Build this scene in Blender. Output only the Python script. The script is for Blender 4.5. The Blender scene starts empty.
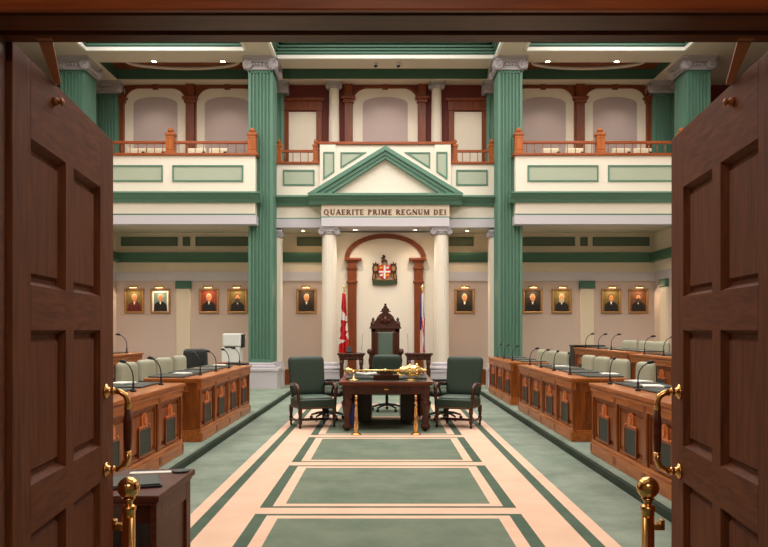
import bpy, bmesh, math, random
from mathutils import Matrix, Vector
random.seed(7)
PI = math.pi
scene = bpy.context.scene
COL = scene.collection

# ------------------------------------------------------------------ materials
def lin(c):
    return tuple(((v/255)/12.92 if v/255 <= .04045 else ((v/255+.055)/1.055)**2.4) for v in c) + (1.0,)

def base_mat(name, rough=.5, metal=0.0, spec=.5):
    m = bpy.data.materials.new(name); m.use_nodes = True
    n = m.node_tree.nodes; l = m.node_tree.links
    b = n['Principled BSDF']
    b.inputs['Roughness'].default_value = rough
    b.inputs['Metallic'].default_value = metal
    b.inputs['Specular IOR Level'].default_value = spec
    return m, n, l, b

def paint(name, c, rough=.55, metal=0.0, var=.05, scale=3.0, bump=.0, bscale=80, spec=.4):
    m, n, l, b = base_mat(name, rough, metal, spec)
    tc = n.new('ShaderNodeTexCoord'); nz = n.new('ShaderNodeTexNoise')
    nz.inputs['Scale'].default_value = scale; nz.inputs['Detail'].default_value = 4
    l.new(tc.outputs['Object'], nz.inputs['Vector'])
    mx = n.new('ShaderNodeMix'); mx.data_type = 'RGBA'
    C = lin(c)
    mx.inputs[6].default_value = tuple(v*(1-var) for v in C[:3])+(1,)
    mx.inputs[7].default_value = tuple(min(1, v*(1+var)) for v in C[:3])+(1,)
    l.new(nz.outputs['Fac'], mx.inputs[0]); l.new(mx.outputs[2], b.inputs['Base Color'])
    if bump:
        n2 = n.new('ShaderNodeTexNoise'); n2.inputs['Scale'].default_value = bscale
        l.new(tc.outputs['Object'], n2.inputs['Vector'])
        bp = n.new('ShaderNodeBump'); bp.inputs['Strength'].default_value = bump; bp.inputs['Distance'].default_value = .01
        l.new(n2.outputs['Fac'], bp.inputs['Height']); l.new(bp.outputs['Normal'], b.inputs['Normal'])
    return m

def wood(name, c1, c2, rough=.35, axis='Z', scale=1.0, coat=.08, spec=.3):
    m, n, l, b = base_mat(name, rough, 0.0, spec)
    b.inputs['Coat Weight'].default_value = coat; b.inputs['Coat Roughness'].default_value = .2
    tc = n.new('ShaderNodeTexCoord'); mp = n.new('ShaderNodeMapping')
    s = [14*scale, 14*scale, 14*scale]; s['XYZ'.index(axis)] = 1.1*scale
    mp.inputs['Scale'].default_value = s
    nz = n.new('ShaderNodeTexNoise'); nz.inputs['Scale'].default_value = 2.2; nz.inputs['Detail'].default_value = 7; nz.inputs['Distortion'].default_value = .6
    l.new(tc.outputs['Object'], mp.inputs['Vector']); l.new(mp.outputs['Vector'], nz.inputs['Vector'])
    cr = n.new('ShaderNodeValToRGB')
    cr.color_ramp.elements[0].position = .3; cr.color_ramp.elements[0].color = lin(c1)
    cr.color_ramp.elements[1].position = .72; cr.color_ramp.elements[1].color = lin(c2)
    l.new(nz.outputs['Fac'], cr.inputs['Fac']); l.new(cr.outputs['Color'], b.inputs['Base Color'])
    bp = n.new('ShaderNodeBump'); bp.inputs['Strength'].default_value = .08; bp.inputs['Distance'].default_value = .004
    l.new(nz.outputs['Fac'], bp.inputs['Height']); l.new(bp.outputs['Normal'], b.inputs['Normal'])
    return m

def carpet(name, c1, c2):
    m, n, l, b = base_mat(name, .95, 0, .1)
    tc = n.new('ShaderNodeTexCoord')
    nz = n.new('ShaderNodeTexNoise'); nz.inputs['Scale'].default_value = 1.6; nz.inputs['Detail'].default_value = 8; nz.inputs['Roughness'].default_value = .7
    l.new(tc.outputs['Object'], nz.inputs['Vector'])
    cr = n.new('ShaderNodeValToRGB')
    cr.color_ramp.elements[0].position = .35; cr.color_ramp.elements[0].color = lin(c1)
    cr.color_ramp.elements[1].position = .65; cr.color_ramp.elements[1].color = lin(c2)
    l.new(nz.outputs['Fac'], cr.inputs['Fac']); l.new(cr.outputs['Color'], b.inputs['Base Color'])
    n2 = n.new('ShaderNodeTexNoise'); n2.inputs['Scale'].default_value = 220
    l.new(tc.outputs['Object'], n2.inputs['Vector'])
    bp = n.new('ShaderNodeBump'); bp.inputs['Strength'].default_value = .4; bp.inputs['Distance'].default_value = .005
    l.new(n2.outputs['Fac'], bp.inputs['Height']); l.new(bp.outputs['Normal'], b.inputs['Normal'])
    return m

def emit(name, c, s):
    m = bpy.data.materials.new(name); m.use_nodes = True
    n = m.node_tree.nodes; b = n['Principled BSDF']
    b.inputs['Base Color'].default_value = lin(c)
    b.inputs['Emission Color'].default_value = lin(c); b.inputs['Emission Strength'].default_value = s
    return m

M = {}
M['green'] = paint('sage_green_paint', (94,134,114), .5)
M['green_dark'] = paint('deep_green_paint', (66,104,84), .55)
M['cream'] = paint('cream_paint', (240,229,212), .6, var=.02)
M['cream_ceiling'] = paint('ceiling_cream_paint', (222,212,194), .7, var=.02)
M['beige'] = paint('beige_paint', (226,210,188), .6, var=.03)
M['white'] = paint('white_paint', (250,247,238), .5, var=.01)
M['lavender'] = paint('lavender_grey_paint', (208,202,208), .55, var=.02)
M['cap_grey'] = paint('capital_grey_paint', (182,176,180), .5, var=.06)
M['pale_green'] = paint('pale_green_panel', (176,184,162), .6, var=.04)
M['olive'] = paint('olive_green_panel', (98,110,90), .6, var=.04)
M['fabric_wall'] = paint('taupe_fabric', (208,186,176), .85, var=.05, scale=30, bump=.15, bscale=300)
M['mauve'] = paint('mauve_fabric', (190,172,170), .85, var=.06, scale=40, bump=.15, bscale=300)
M['crimson'] = paint('crimson_paint', (112,42,32), .6, var=.06)
M['wood_orange'] = wood('orange_oak', (106,52,18), (160,86,34), .36)
M['wood_orange_y'] = wood('orange_oak_along', (148,76,28), (196,116,52), .32, 'Y')
M['wood_rail'] = wood('rail_oak', (140,66,30), (170,88,44), .35, 'X')
M['wood_brown'] = wood('brown_oak', (112,52,24), (142,72,34), .4)
M['wood_trim'] = wood('trim_oak', (120,58,32), (148,76,42), .4, 'X')
M['wood_door'] = wood('dark_door_oak', (88,44,24), (120,66,37), .6, scale=1.6, coat=.0, spec=.14)
M['wood_door_h'] = wood('dark_door_oak_level', (88,44,24), (120,66,37), .6, 'Y', scale=1.6, coat=.0, spec=.14)
M['wood_head'] = wood('frame_head_wood', (84,40,22), (116,58,32), .35, 'X')
M['wood_dark'] = wood('mahogany', (56,26,16), (84,40,25), .25, coat=.35)
M['wood_table'] = wood('table_mahogany', (92,42,26), (126,62,40), .2, 'X', coat=.5)
M['wood_desk_dark'] = wood('dark_desk_wood', (74,34,22), (104,50,32), .42, 'X', coat=.05, spec=.22)
M['wood_newel'] = wood('newel_oak', (150,76,28), (196,108,46), .35)
M['wood_head_lit'] = wood('frame_head_wood_lit', (140,62,28), (186,92,46), .4, 'X')  # brighter copy of the head wood, as if lit from the foyer
M['wood_shaded'] = wood('under_table_shade_wood', (28,16,12), (44,26,20), .5)  # darkened to imitate the shade under the big table
M['brass'] = paint('polished_brass', (232,178,112), .2, 1.0, var=.08)
M['gold'] = paint('gold_metal', (255,220,150), .22, 1.0, var=.06)
M['gilt'] = paint('gilt_frame', (178,136,92), .35, .7, var=.2, scale=20)
M['bronze'] = paint('dull_bronze', (168,104,64), .5, .2, var=.1)
M['chair_grey'] = paint('grey_green_upholstery', (176,174,152), .75, var=.05, scale=8, bump=.1, bscale=200)
M['leather_green'] = paint('dark_green_leather', (46,62,52), .38, var=.12, scale=12, bump=.1, bscale=60)
M['leather_dark'] = paint('charcoal_leather', (52,56,56), .45, var=.1)
M['leather_pale'] = paint('pale_green_leather', (92,108,96), .4, var=.12, scale=9)
M['black'] = paint('black_plastic', (24,24,25), .4, var=.1)
M['pad'] = paint('desk_pad_leather', (58,68,66), .4, var=.1)
M['grille'] = paint('dark_grille_cloth', (60,66,56), .8, var=.15, scale=60, bump=.3, bscale=400)
M['crest_wood'] = paint('burnished_crest', (214,120,62), .3, .25, var=.2, scale=20)
M['paper'] = paint('paper_white', (240,238,230), .8, var=.02)
M['copier'] = paint('copier_white', (226,226,222), .45, var=.02)
M['chrome'] = paint('chrome', (190,190,190), .2, 1.0)
M['seat_cream'] = paint('cream_seat', (236,222,190), .7, var=.03)
M['red'] = paint('flag_red', (206,30,32), .75, var=.05)
M['flag_white'] = paint('flag_white', (238,232,226), .75, var=.03)
M['blue'] = paint('flag_blue', (38,52,140), .75, var=.05)
M['flag_gold'] = paint('flag_gold', (230,176,60), .6, var=.05)
M['bin_blue'] = paint('bin_blue', (44,60,150), .45, var=.05)
M['skin'] = paint('portrait_skin', (178,116,74), .6, var=.12, scale=30)
M['hair_w'] = paint('portrait_white_hair', (168,150,122), .6, var=.12, scale=30)
M['hair_d'] = paint('portrait_dark_hair', (66,46,34), .6, var=.12, scale=30)
M['jacket'] = paint('portrait_jacket', (24,20,18), .6, var=.2, scale=30)
M['jacket_red'] = paint('portrait_red_coat', (92,26,20), .6, var=.2, scale=30)
M['bg_brown'] = paint('portrait_brown_ground', (96,54,30), .6, var=.35, scale=9)
M['bg_olive'] = paint('portrait_olive_ground', (104,84,40), .6, var=.35, scale=9)
M['bg_red'] = paint('portrait_red_ground', (120,44,24), .6, var=.3, scale=9)
M['bg_blue'] = paint('portrait_blue_ground', (104,128,120), .6, var=.3, scale=9)
M['bg_dark'] = paint('portrait_dark_ground', (48,34,24), .6, var=.3, scale=9)
M['mount_white'] = M['paper']
M['letter'] = paint('lettering_brown', (104,58,34), .5, var=.1)
M['arms_green'] = paint('arms_green', (52,66,40), .6, var=.15, scale=20)
M['lamp_glow'] = emit('lamp_glow', (255,240,212), 14)
M['pic_glow'] = emit('picture_lamp_glow', (255,226,176), 6)
M['cp_light'] = carpet('carpet_sage', (124,138,124), (154,164,150))
M['cp_riser_shade'] = carpet('carpet_riser_shade', (56,66,56), (72,80,70))  # carpet darkened to imitate shade on the platform risers
M['cp_field'] = carpet('carpet_field', (108,122,106), (130,140,122))
M['cp_dark'] = carpet('carpet_dark_band', (80,98,84), (98,114,98))
M['cp_pink'] = carpet('carpet_peach', (234,194,168), (242,206,182))
M['foyer'] = paint('foyer_wall_paint', (200,184,160), .7)

# ------------------------------------------------------------------ mesh builder
class MB:
    def __init__(self, T=None):
        self.bm = bmesh.new(); self.mi = 0; self.T = T or Matrix()
    def v(self, p): return self.bm.verts.new(self.T @ Vector(p))
    def f(self, vs, smooth=False):
        try:
            fc = self.bm.faces.new(vs); fc.material_index = self.mi; fc.smooth = smooth; return fc
        except ValueError: return None
    def box(self, x0, x1, y0, y1, z0, z1):
        a = [self.v(p) for p in ((x0,y0,z0),(x1,y0,z0),(x1,y1,z0),(x0,y1,z0),(x0,y0,z1),(x1,y0,z1),(x1,y1,z1),(x0,y1,z1))]
        for q in ((3,2,1,0),(4,5,6,7),(0,1,5,4),(1,2,6,5),(2,3,7,6),(3,0,4,7)): self.f([a[i] for i in q])
        return self
    def hexa(self, b, t):
        a = [self.v(p) for p in b+t]
        for q in ((3,2,1,0),(4,5,6,7),(0,1,5,4),(1,2,6,5),(2,3,7,6),(3,0,4,7)): self.f([a[i] for i in q])
        return self
    def prism(self, poly, axis, a0, a1, smooth=False):
        def P(p, a):
            return (a,p[0],p[1]) if axis == 'x' else (p[0],a,p[1]) if axis == 'y' else (p[0],p[1],a)
        A = [self.v(P(p,a0)) for p in poly]; B = [self.v(P(p,a1)) for p in poly]
        self.f(A); self.f(B[::-1])
        for i in range(len(poly)):
            j = (i+1) % len(poly); self.f([A[i],A[j],B[j],B[i]], smooth)
        return self
    def flat(self, poly, y):
        self.f([self.v((p[0],y,p[1])) for p in poly]); return self
    def lathe(self, prof, c=(0,0,0), n=16, R=None):
        R = R or Matrix(); c = Vector(c); rings = []
        for r, z in prof:
            rings.append([self.v(c + R @ Vector((r*math.cos(2*PI*i/n), r*math.sin(2*PI*i/n), z))) for i in range(n)] if r > 1e-6 else [self.v(c + R @ Vector((0,0,z)))])
        for a, b in zip(rings, rings[1:]):
            for i in range(n):
                j = (i+1) % n
                if len(a) == 1 and len(b) == 1: continue
                if len(a) == 1: self.f([a[0],b[i],b[j]], True)
                elif len(b) == 1: self.f([a[i],a[j],b[0]], True)
                else: self.f([a[i],a[j],b[j],b[i]], True)
        if len(rings[0]) > 1: self.f(rings[0][::-1])
        if len(rings[-1]) > 1: self.f(rings[-1])
        return self
    def ball(self, c, r, n=14, sz=1.0):
        k = 8
        return self.lathe([(r*math.sin(PI*i/k), -r*sz*math.cos(PI*i/k)) for i in range(k+1)], c, n)
    def tube(self, pts, r, n=10):
        pts = [Vector(p) for p in pts]
        rs = r if isinstance(r, (list,tuple)) else [r]*len(pts)
        rings = []; up = Vector((0,0,1))
        t0 = (pts[1]-pts[0]).normalized()
        s = t0.cross(up)
        if s.length < .1: s = t0.cross(Vector((1,0,0)))
        s.normalize()
        for i, p in enumerate(pts):
            t = (pts[min(i+1,len(pts)-1)] - pts[max(i-1,0)]).normalized()
            s = (s - t*s.dot(t)).normalized(); u = t.cross(s)
            rings.append([self.v(p + (s*math.cos(2*PI*k/n) + u*math.sin(2*PI*k/n))*rs[i]) for k in range(n)])
        for a, b in zip(rings, rings[1:]):
            for k in range(n): self.f([a[k],a[(k+1)%n],b[(k+1)%n],b[k]], True)
        self.f(rings[0][::-1]); self.f(rings[-1]); return self
    def frame_yz(self, x0, x1, y0, y1, z0, z1, w):
        self.box(x0,x1,y0,y1,z0,z0+w); self.box(x0,x1,y0,y1,z1-w,z1)
        self.box(x0,x1,y0,y0+w,z0+w,z1-w); self.box(x0,x1,y1-w,y1,z0+w,z1-w); return self
    def frame_xz(self, y0, y1, x0, x1, z0, z1, w):
        self.box(x0,x1,y0,y1,z0,z0+w); self.box(x0,x1,y0,y1,z1-w,z1)
        self.box(x0,x0+w,y0,y1,z0+w,z1-w); self.box(x1-w,x1,y0,y1,z0+w,z1-w); return self
    def build(self, name, mats, parent=None, label=None, bevel=0, sub=0, seg=2, loc=None, rot=None):
        bmesh.ops.recalc_face_normals(self.bm, faces=self.bm.faces[:])
        me = bpy.data.meshes.new(name); self.bm.to_mesh(me); self.bm.free()
        for m in (mats if isinstance(mats, (list,tuple)) else [mats]): me.materials.append(M[m] if isinstance(m,str) else m)
        o = bpy.data.objects.new(name, me); COL.objects.link(o)
        if parent: o.parent = parent
        if label: o['label'] = label
        if loc: o.location = loc
        if rot: o.rotation_euler = rot
        if bevel:
            b = o.modifiers.new('bevel','BEVEL'); b.width = bevel; b.segments = seg; b.limit_method = 'ANGLE'; b.harden_normals = False
        if sub:
            b = o.modifiers.new('sub','SUBSURF'); b.levels = sub; b.render_levels = sub
            for p in me.polygons: p.use_smooth = True
        return o

def thing(name, label, cat, loc=(0,0,0), rz=0, group=None):
    o = bpy.data.objects.new(name, None); COL.objects.link(o); o.empty_display_size = .1
    o.location = loc; o.rotation_euler = (0,0,rz); o['label'] = label; o['category'] = cat
    if group: o['group'] = group
    return o
def tag(o, label, cat, group=None):
    o['label'] = label; o['category'] = cat
    if group: o['group'] = group
    return o
def struct(o, label=None, cat=None):
    o['kind'] = 'structure'
    if label: o['label'] = label
    if cat: o['category'] = cat
    return o
def sthing(name, label, cat, loc=(0,0,0)):
    o = thing(name, label, cat, loc); o['kind'] = 'structure'; return o
def dup(root, loc, rz=None, label=None, group=None):
    r = root.copy(); COL.objects.link(r); r.location = loc
    if rz is not None: r.rotation_euler = (0,0,rz)
    if label: r['label'] = label
    if group: r['group'] = group
    for ch in list(root.children):
        c = ch.copy(); COL.objects.link(c); c.parent = r
        for g in list(ch.children):
            d = g.copy(); COL.objects.link(d); d.parent = c
    return r

# ------------------------------------------------------------------ dimensions
BW = 21.9      # back wall plane
GF = 19.4      # front of the side galleries
SW = 7.62      # side walls
Z1, Z2 = 4.2, 8.5
SIDE = ((-1,'left'), (1,'right'))

# ------------------------------------------------------------------ floor and carpet
xs = [-8.3,-2.31,-1.664,-1.55,-1.446,-1.12,-1.014,-.911,.911,1.014,1.12,1.446,1.55,1.664,2.31,8.3]
per = 2.33; c0 = 6.62
ys = {2.3, 22.2}
cross = [c0+per*k for k in range(-2,5)]
bands = []
for c in cross:
    for a, b, kind in ((-.11-.06-.10,-.11-.06,'p'),(-.11-.06,-.11,'d'),(-.11,.11,'c'),(.11,.11+.06,'d'),(.11+.06,.11+.16,'p')):
        if 2.3 < c+a and c+b < 22: bands.append((c+a,c+b,kind)); ys |= {round(c+a,4), round(c+b,4)}
yend = cross[-1]+.27
ys |= {yend}
ys = sorted(ys)
mb = MB()
def kindy(y):
    for a, b, k in bands:
        if a-1e-3 < y < b+1e-3: return k
    return 'f'
G = {}
def gv(x, y):
    if (x,y) not in G: G[(x,y)] = mb.v((x,y,0))
    return G[(x,y)]
for i in range(len(xs)-1):
    for j in range(len(ys)-1):
        x = abs((xs[i]+xs[i+1])/2); y = (ys[j]+ys[j+1])/2; k = kindy(y)
        if y > yend: m = 0 if not (1.55 < x < 1.664 or 1.12 < x < 1.446) else 3
        elif x > 1.664: m = 0
        elif x > 1.55: m = 3
        elif x > 1.446: m = 2
        elif x > 1.12: m = 3
        elif k == 'c': m = 3
        elif x > 1.014 or k == 'd': m = 2
        elif x > .911 or k == 'p': m = 3
        else: m = 1
        mb.mi = m
        mb.f([gv(xs[i],ys[j]),gv(xs[i+1],ys[j]),gv(xs[i+1],ys[j+1]),gv(xs[i],ys[j+1])])
struct(mb.build('floor', ['cp_light','cp_field','cp_dark','cp_pink']), 'green chamber carpet with peach bands and ladder panels', 'floor')
struct(MB().box(-3,3,-3,2.3,-.02,0).build('foyer_floor', 'cp_dark'), 'dark carpet outside the double doors', 'floor')
for s, nm in SIDE:
    mb = MB()
    prof = [(2.31,0),(2.30,.07),(2.32,.1),(2.36,.11),(8.25,.11),(8.25,0)]
    mb.prism([(s*p[0],p[1]) for p in prof], 'y', 2.5, 18.9)
    mb.build('platform_'+nm, 'cp_light')
    struct(bpy.data.objects['platform_'+nm], 'low carpeted platform under the desks on the %s of the aisle' % nm, 'platform')
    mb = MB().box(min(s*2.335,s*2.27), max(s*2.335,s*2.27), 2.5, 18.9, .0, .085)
    # riser: shade on the upright edge put into a darker carpet colour
    struct(mb.build('trim_riser_'+nm, 'cp_riser_shade', bevel=.012), 'carpet edge of the %s platform with shade painted in' % nm, 'step edge')
    mb = MB(); mb.prism([(s*4.02,.11),(s*4.02,.22),(s*4.3,.22),(s*4.3,.33),(s*8.2,.33),(s*8.2,.11)], 'y', 6, 18.2)
    struct(mb.build('platform_rear_'+nm, 'cp_light'), 'raised carpeted tier for the back row on the %s' % nm, 'platform')
struct(MB().box(-1.7,1.7,18.3,20.6,.0,.2).build('dais', 'cp_dark', bevel=.02), 'small carpeted dais under the throne', 'platform')

# ------------------------------------------------------------------ outer walls
# front wall with the doorway
mb = MB(); W = 1.23
mb.box(-10.6,-W,2.22,2.42,0,9.0); mb.box(W,10.6,2.22,2.42,0,9.0); mb.box(-W,W,2.22,2.42,2.56,9.0)
struct(mb.build('wall_front', 'cream'))
# doorway frame: head with stepped mouldings, jambs
hd = sthing('trim_door_frame', 'dark brown wooden door frame with moulded head across the top', 'door frame', (0,2.2,0))
mb = MB()
# profile in (y,z), local y 0 = 2.2
prof = [(-.02,2.56),(-.02,2.482),(0.0,2.470),(.02,2.462),(.025,2.475),(.035,2.475),(.04,2.462),(.14,2.458),(.145,2.475),(.165,2.475),(.17,2.455),(.22,2.452),(.22,2.56)]
mb.prism(prof, 'x', -1.23-.1, 1.23+.1)
mb.build('frame_head', 'wood_head', hd)
MB().box(-1.3,1.3,-.025,.0,2.453,2.60).build('head_bead', 'wood_head_lit', hd, bevel=.004)  # warm foyer light on the front of the head, put into its colour
mb = MB(); mb.prism([(-.06,2.52),(-.10,2.53),(-.10,2.6),(-.06,2.68),(0,2.7),(.02,2.7),(.02,2.54),(-.02,2.53),(-.05,2.515)], 'x', -1.45, 1.45)
mb.build('head_casing', 'wood_head', hd)
for s, nm in SIDE:
    MB().box(min(s*1.21,s*1.31),max(s*1.21,s*1.31),-.02,.2,0,2.46).build('jamb', 'wood_head', hd, bevel=.004)
    MB().box(min(s*1.25,s*1.45),max(s*1.25,s*1.45),-.08,-.02,0,2.49).build('side_casing', 'wood_head', hd, bevel=.008)
# side walls and back wall
for s, nm in SIDE:
    mb = MB(); a, b = sorted((s*SW, s*(SW+.2)))
    mb.box(a,b,2.42,BW,.44,2.94)
    w = struct(mb.build('wall_'+nm, 'fabric_wall'))
    mb = MB(); mb.box(a,b,2.42,BW,3.2,5.95)
    mb.build('wall_upper', 'cream', w)
    MB().box(a,b,2.42,BW,2.94,3.2).build('band', 'lavender', w)
    a2, b2 = sorted((s*(SW-.05), s*(SW+.2)))
    MB().box(a2,b2,2.42,BW,0,.44).build('wainscot', 'wood_brown', w)
    a2, b2 = sorted((s*(SW-.16), s*SW))
    MB().box(a2,b2,2.42,BW-.16,3.48,3.73).build('cornice', 'green_dark', w, bevel=.03)
    for y in (20.75, 16.2, 11.6):
        a2, b2 = sorted((s*(SW-.07), s*SW))
        MB().box(a2,b2,y,y+.45,.44,2.94).build('pilaster', 'beige', w)
        a3, b3 = sorted((s*(SW-.11), s*SW))
        MB().box(a3,b3,y-.03,y+.48,2.72,2.94).build('pilaster_capital', 'green_dark', w, bevel=.02)
    # gallery floor and outer wall above
    a, b = sorted((s*(SW+.2), s*10.4))
    struct(MB().box(a,b,2.42,BW,4.6,4.8).build('floor_gallery_'+nm, 'cp_dark'))
    a, b = sorted((s*10.4, s*10.6))
    struct(MB().box(a,b,2.42,BW+.2,4.6,9.0).build('wall_gallery_'+nm, 'crimson'))

# back wall, lower storey
bw = MB(); bw.box(-SW-.2,SW+.2,BW,BW+.2,.44,2.94)
bw = struct(bw.build('wall_back', 'fabric_wall'))
MB().box(-SW-.2,SW+.2,BW-.05,BW+.2,0,.44).build('wainscot', 'wood_brown', bw, bevel=.01)
MB().box(-SW-.2,SW+.2,BW-.04,BW+.2,2.94,3.2).build('band', 'lavender', bw)
MB().box(-SW-.2,SW+.2,BW-.02,BW+.2,3.2,4.4).build('upper_frieze', 'beige', bw)
mb = MB(); mb.prism([(BW,3.46),(BW-.08,3.48),(BW-.14,3.56),(BW-.2,3.66),(BW-.22,3.73),(BW,3.73)], 'x', -SW, SW)
mb.build('cornice', 'green_dark', bw)
for c0_, c1_ in ((-5.90,-5.52),(5.52,5.90)):
    MB().box(c0_,c1_,BW-.09,BW,.44,2.94).build('pilaster', 'beige', bw)
    MB().box(c0_-.03,c1_+.03,BW-.13,BW,2.72,2.94).build('pilaster_capital', 'green_dark', bw, bevel=.02)
for x0, x1 in ((-7.48,-5.88),(-5.73,-5.53),(-5.37,-3.6),(-2.5,-1.7),(1.7,2.5),(3.6,5.37),(5.53,5.73),(5.88,7.48)):
    mb = MB(); mb.frame_xz(BW-.06,BW-.02,x0,x1,3.93,4.18,.025); mb.mi = 1; mb.box(x0+.02,x1-.02,BW-.035,BW-.02,3.95,4.16)
    mb.build('frieze_panel', ['green_dark','olive'], bw)

# back wall, upper storey
ub = MB(); ub.box(-3.0,3.0,BW,BW+.2,4.4,9.0)
ub = struct(ub.build('wall_back_gallery', 'crimson'), 'crimson back wall of the upper gallery', 'wall')
for s, nm in SIDE:
    a, b = sorted((s*3.0, s*7.6)); MB().box(a,b,BW,BW+.2,4.4,9.0).build('wood_panelling', 'wood_brown', ub, 'brown wood panelling behind the side balcony')
    a, b = sorted((s*7.6, s*10.6)); MB().box(a,b,BW,BW+.2,4.4,9.0).build('corner_wall', 'crimson', ub)

def arch_poly(x0, x1, z0, z1, r, n=8, flat=1.0):
    """rectangle with rounded (elliptical) top corners"""
    p = [(x1,z0)]
    for i in range(n+1):
        t = PI/2*i/n; p.append((x1-r+r*math.cos(t), z1-r*flat+r*flat*math.sin(t)))
    for i in range(n+1):
        t = PI/2+PI/2*i/n; p.append((x0+r+r*math.cos(t), z1-r*flat+r*flat*math.sin(t)))
    p.append((x0,z0)); return p
def niche(name, label, xc, cw, fw, zt, post=True):
    t = sthing(name, label, 'wall niche', (xc, BW, 4.8)); z = -4.8
    MB().prism(arch_poly(-cw,cw,0,zt+z,.42), 'y', -.03, 0).build('surround', 'cream', t)
    MB().prism(arch_poly(-fw,fw,0,zt-.24+z,fw,12,.32), 'y', -.045, -.03).build('fabric_panel', 'mauve', t)
    mb = MB(); mb.box(-.08,.08,-.07,-.0,zt-.04+z,zt+.14+z); mb.build('keystone', 'wood_brown', t, bevel=.01)
    # arch moulding
    o = arch_poly(-cw-.07,cw+.07,0,zt+.06+z,.48); i_ = arch_poly(-cw,cw,0,zt+z,.42)
    mb = MB()
    for k in range(len(o)-1):
        a, b, c, d = o[k], o[k+1], i_[k+1], i_[k]
        mb.hexa([(a[0],-.06,a[1]),(b[0],-.06,b[1]),(c[0],-.06,c[1]),(d[0],-.06,d[1])],[(a[0],0,a[1]),(b[0],0,b[1]),(c[0],0,c[1]),(d[0],0,d[1])])
    mb.build('arch_moulding', 'wood_brown', t)
    return t
def gallery_post(xc, hw, name='trim_gallery_post', label=''):
    t = sthing(name, label, 'post', (xc, BW, 4.8))
    MB().box(-hw,hw,-.14,0,0,3.16).build('shaft', 'wood_brown', t, bevel=.008)
    MB().box(-hw-.09,hw+.09,-.24,0,3.25,3.33).build('capital', 'wood_brown', t, bevel=.02)
    MB().box(-hw-.04,hw+.04,-.19,0,3.16,3.25).build('neck', 'wood_brown', t, bevel=.01)
    MB().box(-hw,hw,-.12,0,3.33,3.72).build('block', 'wood_brown', t)
    return t
nl = {(-1,0):'arched mauve niche beside the far left corner pillar, upper gallery', (-1,1):'arched mauve niche left of the inner left green pillar, upper gallery',
      (1,1):'arched mauve niche right of the inner right green pillar, upper gallery', (1,0):'arched mauve niche beside the far right corner pillar, upper gallery'}
for s, nm in SIDE:
    niche('trim_niche', nl[(s,0)], s*6.505, .87, .62, 8.39)
    niche('trim_niche', nl[(s,1)], s*4.47, .87, .64, 8.39)
    gallery_post(s*5.51, .12, label='brown wooden post between the two %s gallery niches' % nm)
    gallery_post(s*7.44, .06, label='slim brown wooden post at the %s end of the gallery niches' % nm)
niche('trim_niche', 'central arched mauve niche above the pediment', 0, .92, .635, 8.39)
for s, nm in SIDE:
    gallery_post(s*1.04, .11, label='brown wooden post on the %s of the central gallery niche' % nm)
    t = sthing('door_gallery_'+nm, 'cream gallery door in a brown wooden frame, %s of the central niche' % nm, 'door', (s*2.34,BW,4.8))
    MB().box(-.39,.39,-.03,0,0,2.93).build('door_leaf', 'cream', t)
    mb = MB(); mb.box(-.55,-.39,-.08,0,0,2.96); mb.box(.39,.55,-.08,0,0,2.96); mb.build('frame', 'wood_brown', t, bevel=.01)
    mb = MB(); mb.box(-.57,.57,-.09,0,2.96,3.22); mb.box(-.62,.62,-.14,0,3.22,3.31); mb.build('lintel', 'wood_brown', t, bevel=.012)
    MB().ball((-s*.3,-.06,1.05),.03).build('door_knob', 'brass', t)

# ------------------------------------------------------------------ galleries (balconies)
def panel(mb, poly, y, w=.035):
    """raised green outline (index 0) with pale infill (index 1) on an xz polygon"""
    n = len(poly); cx = sum(p[0] for p in poly)/n; cz = sum(p[1] for p in poly)/n
    area = sum(poly[i][0]*poly[(i+1)%n][1]-poly[(i+1)%n][0]*poly[i][1] for i in range(n))
    if area < 0: poly = poly[::-1]
    ins = []
    for i in range(n):
        p0, p1, p2 = Vector(poly[i-1]), Vector(poly[i]), Vector(poly[(i+1)%n])
        d1 = (p1-p0).normalized(); d2 = (p2-p1).normalized()
        n1 = Vector((-d1.y,d1.x)); n2 = Vector((-d2.y,d2.x)); b = (n1+n2).normalized()
        ins.append(p1 + b*(w/max(.2,b.dot(n1))))
    for i in range(n):
        j = (i+1) % n; a, b, c, d = poly[i], poly[j], ins[j], ins[i]
        mb.mi = 0
        mb.hexa([(a[0],y-.03,a[1]),(b[0],y-.03,b[1]),(c[0],y-.03,c[1]),(d[0],y-.03,d[1])],[(a[0],y,a[1]),(b[0],y,b[1]),(c[0],y,c[1]),(d[0],y,d[1])])
    mb.mi = 1; mb.prism([(p[0],p[1]) for p in ins], 'y', y-.008, y); return mb

def newel(name, parent, x, y, z, hw=.12, h=.46):
    t = MB(); t.box(x-hw,x+hw,y-hw,y+hw,z,z+.06); t.box(x-hw*.82,x+hw*.82,y-hw*.82,y+hw*.82,z+.06,z+h-.1)
    t.frame_xz(y-hw*.9,y-hw*.8,x-hw*.75,x+hw*.75,z+.1,z+h-.14,.03)
    t.box(x-hw,x+hw,y-hw,y+hw,z+h-.1,z+h-.04)
    p = t.build(name, 'wood_newel', parent, bevel=.008)
    MB().lathe([(hw*.5,0),(hw*.35,.02),(hw*.3,.03),(hw*.55,.05),(hw*.62,.085),(hw*.5,.12),(hw*.25,.145),(0,.15)], (x,y,z+h-.045), 14).build('finial_ball', 'wood_newel', p)
    return p

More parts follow.
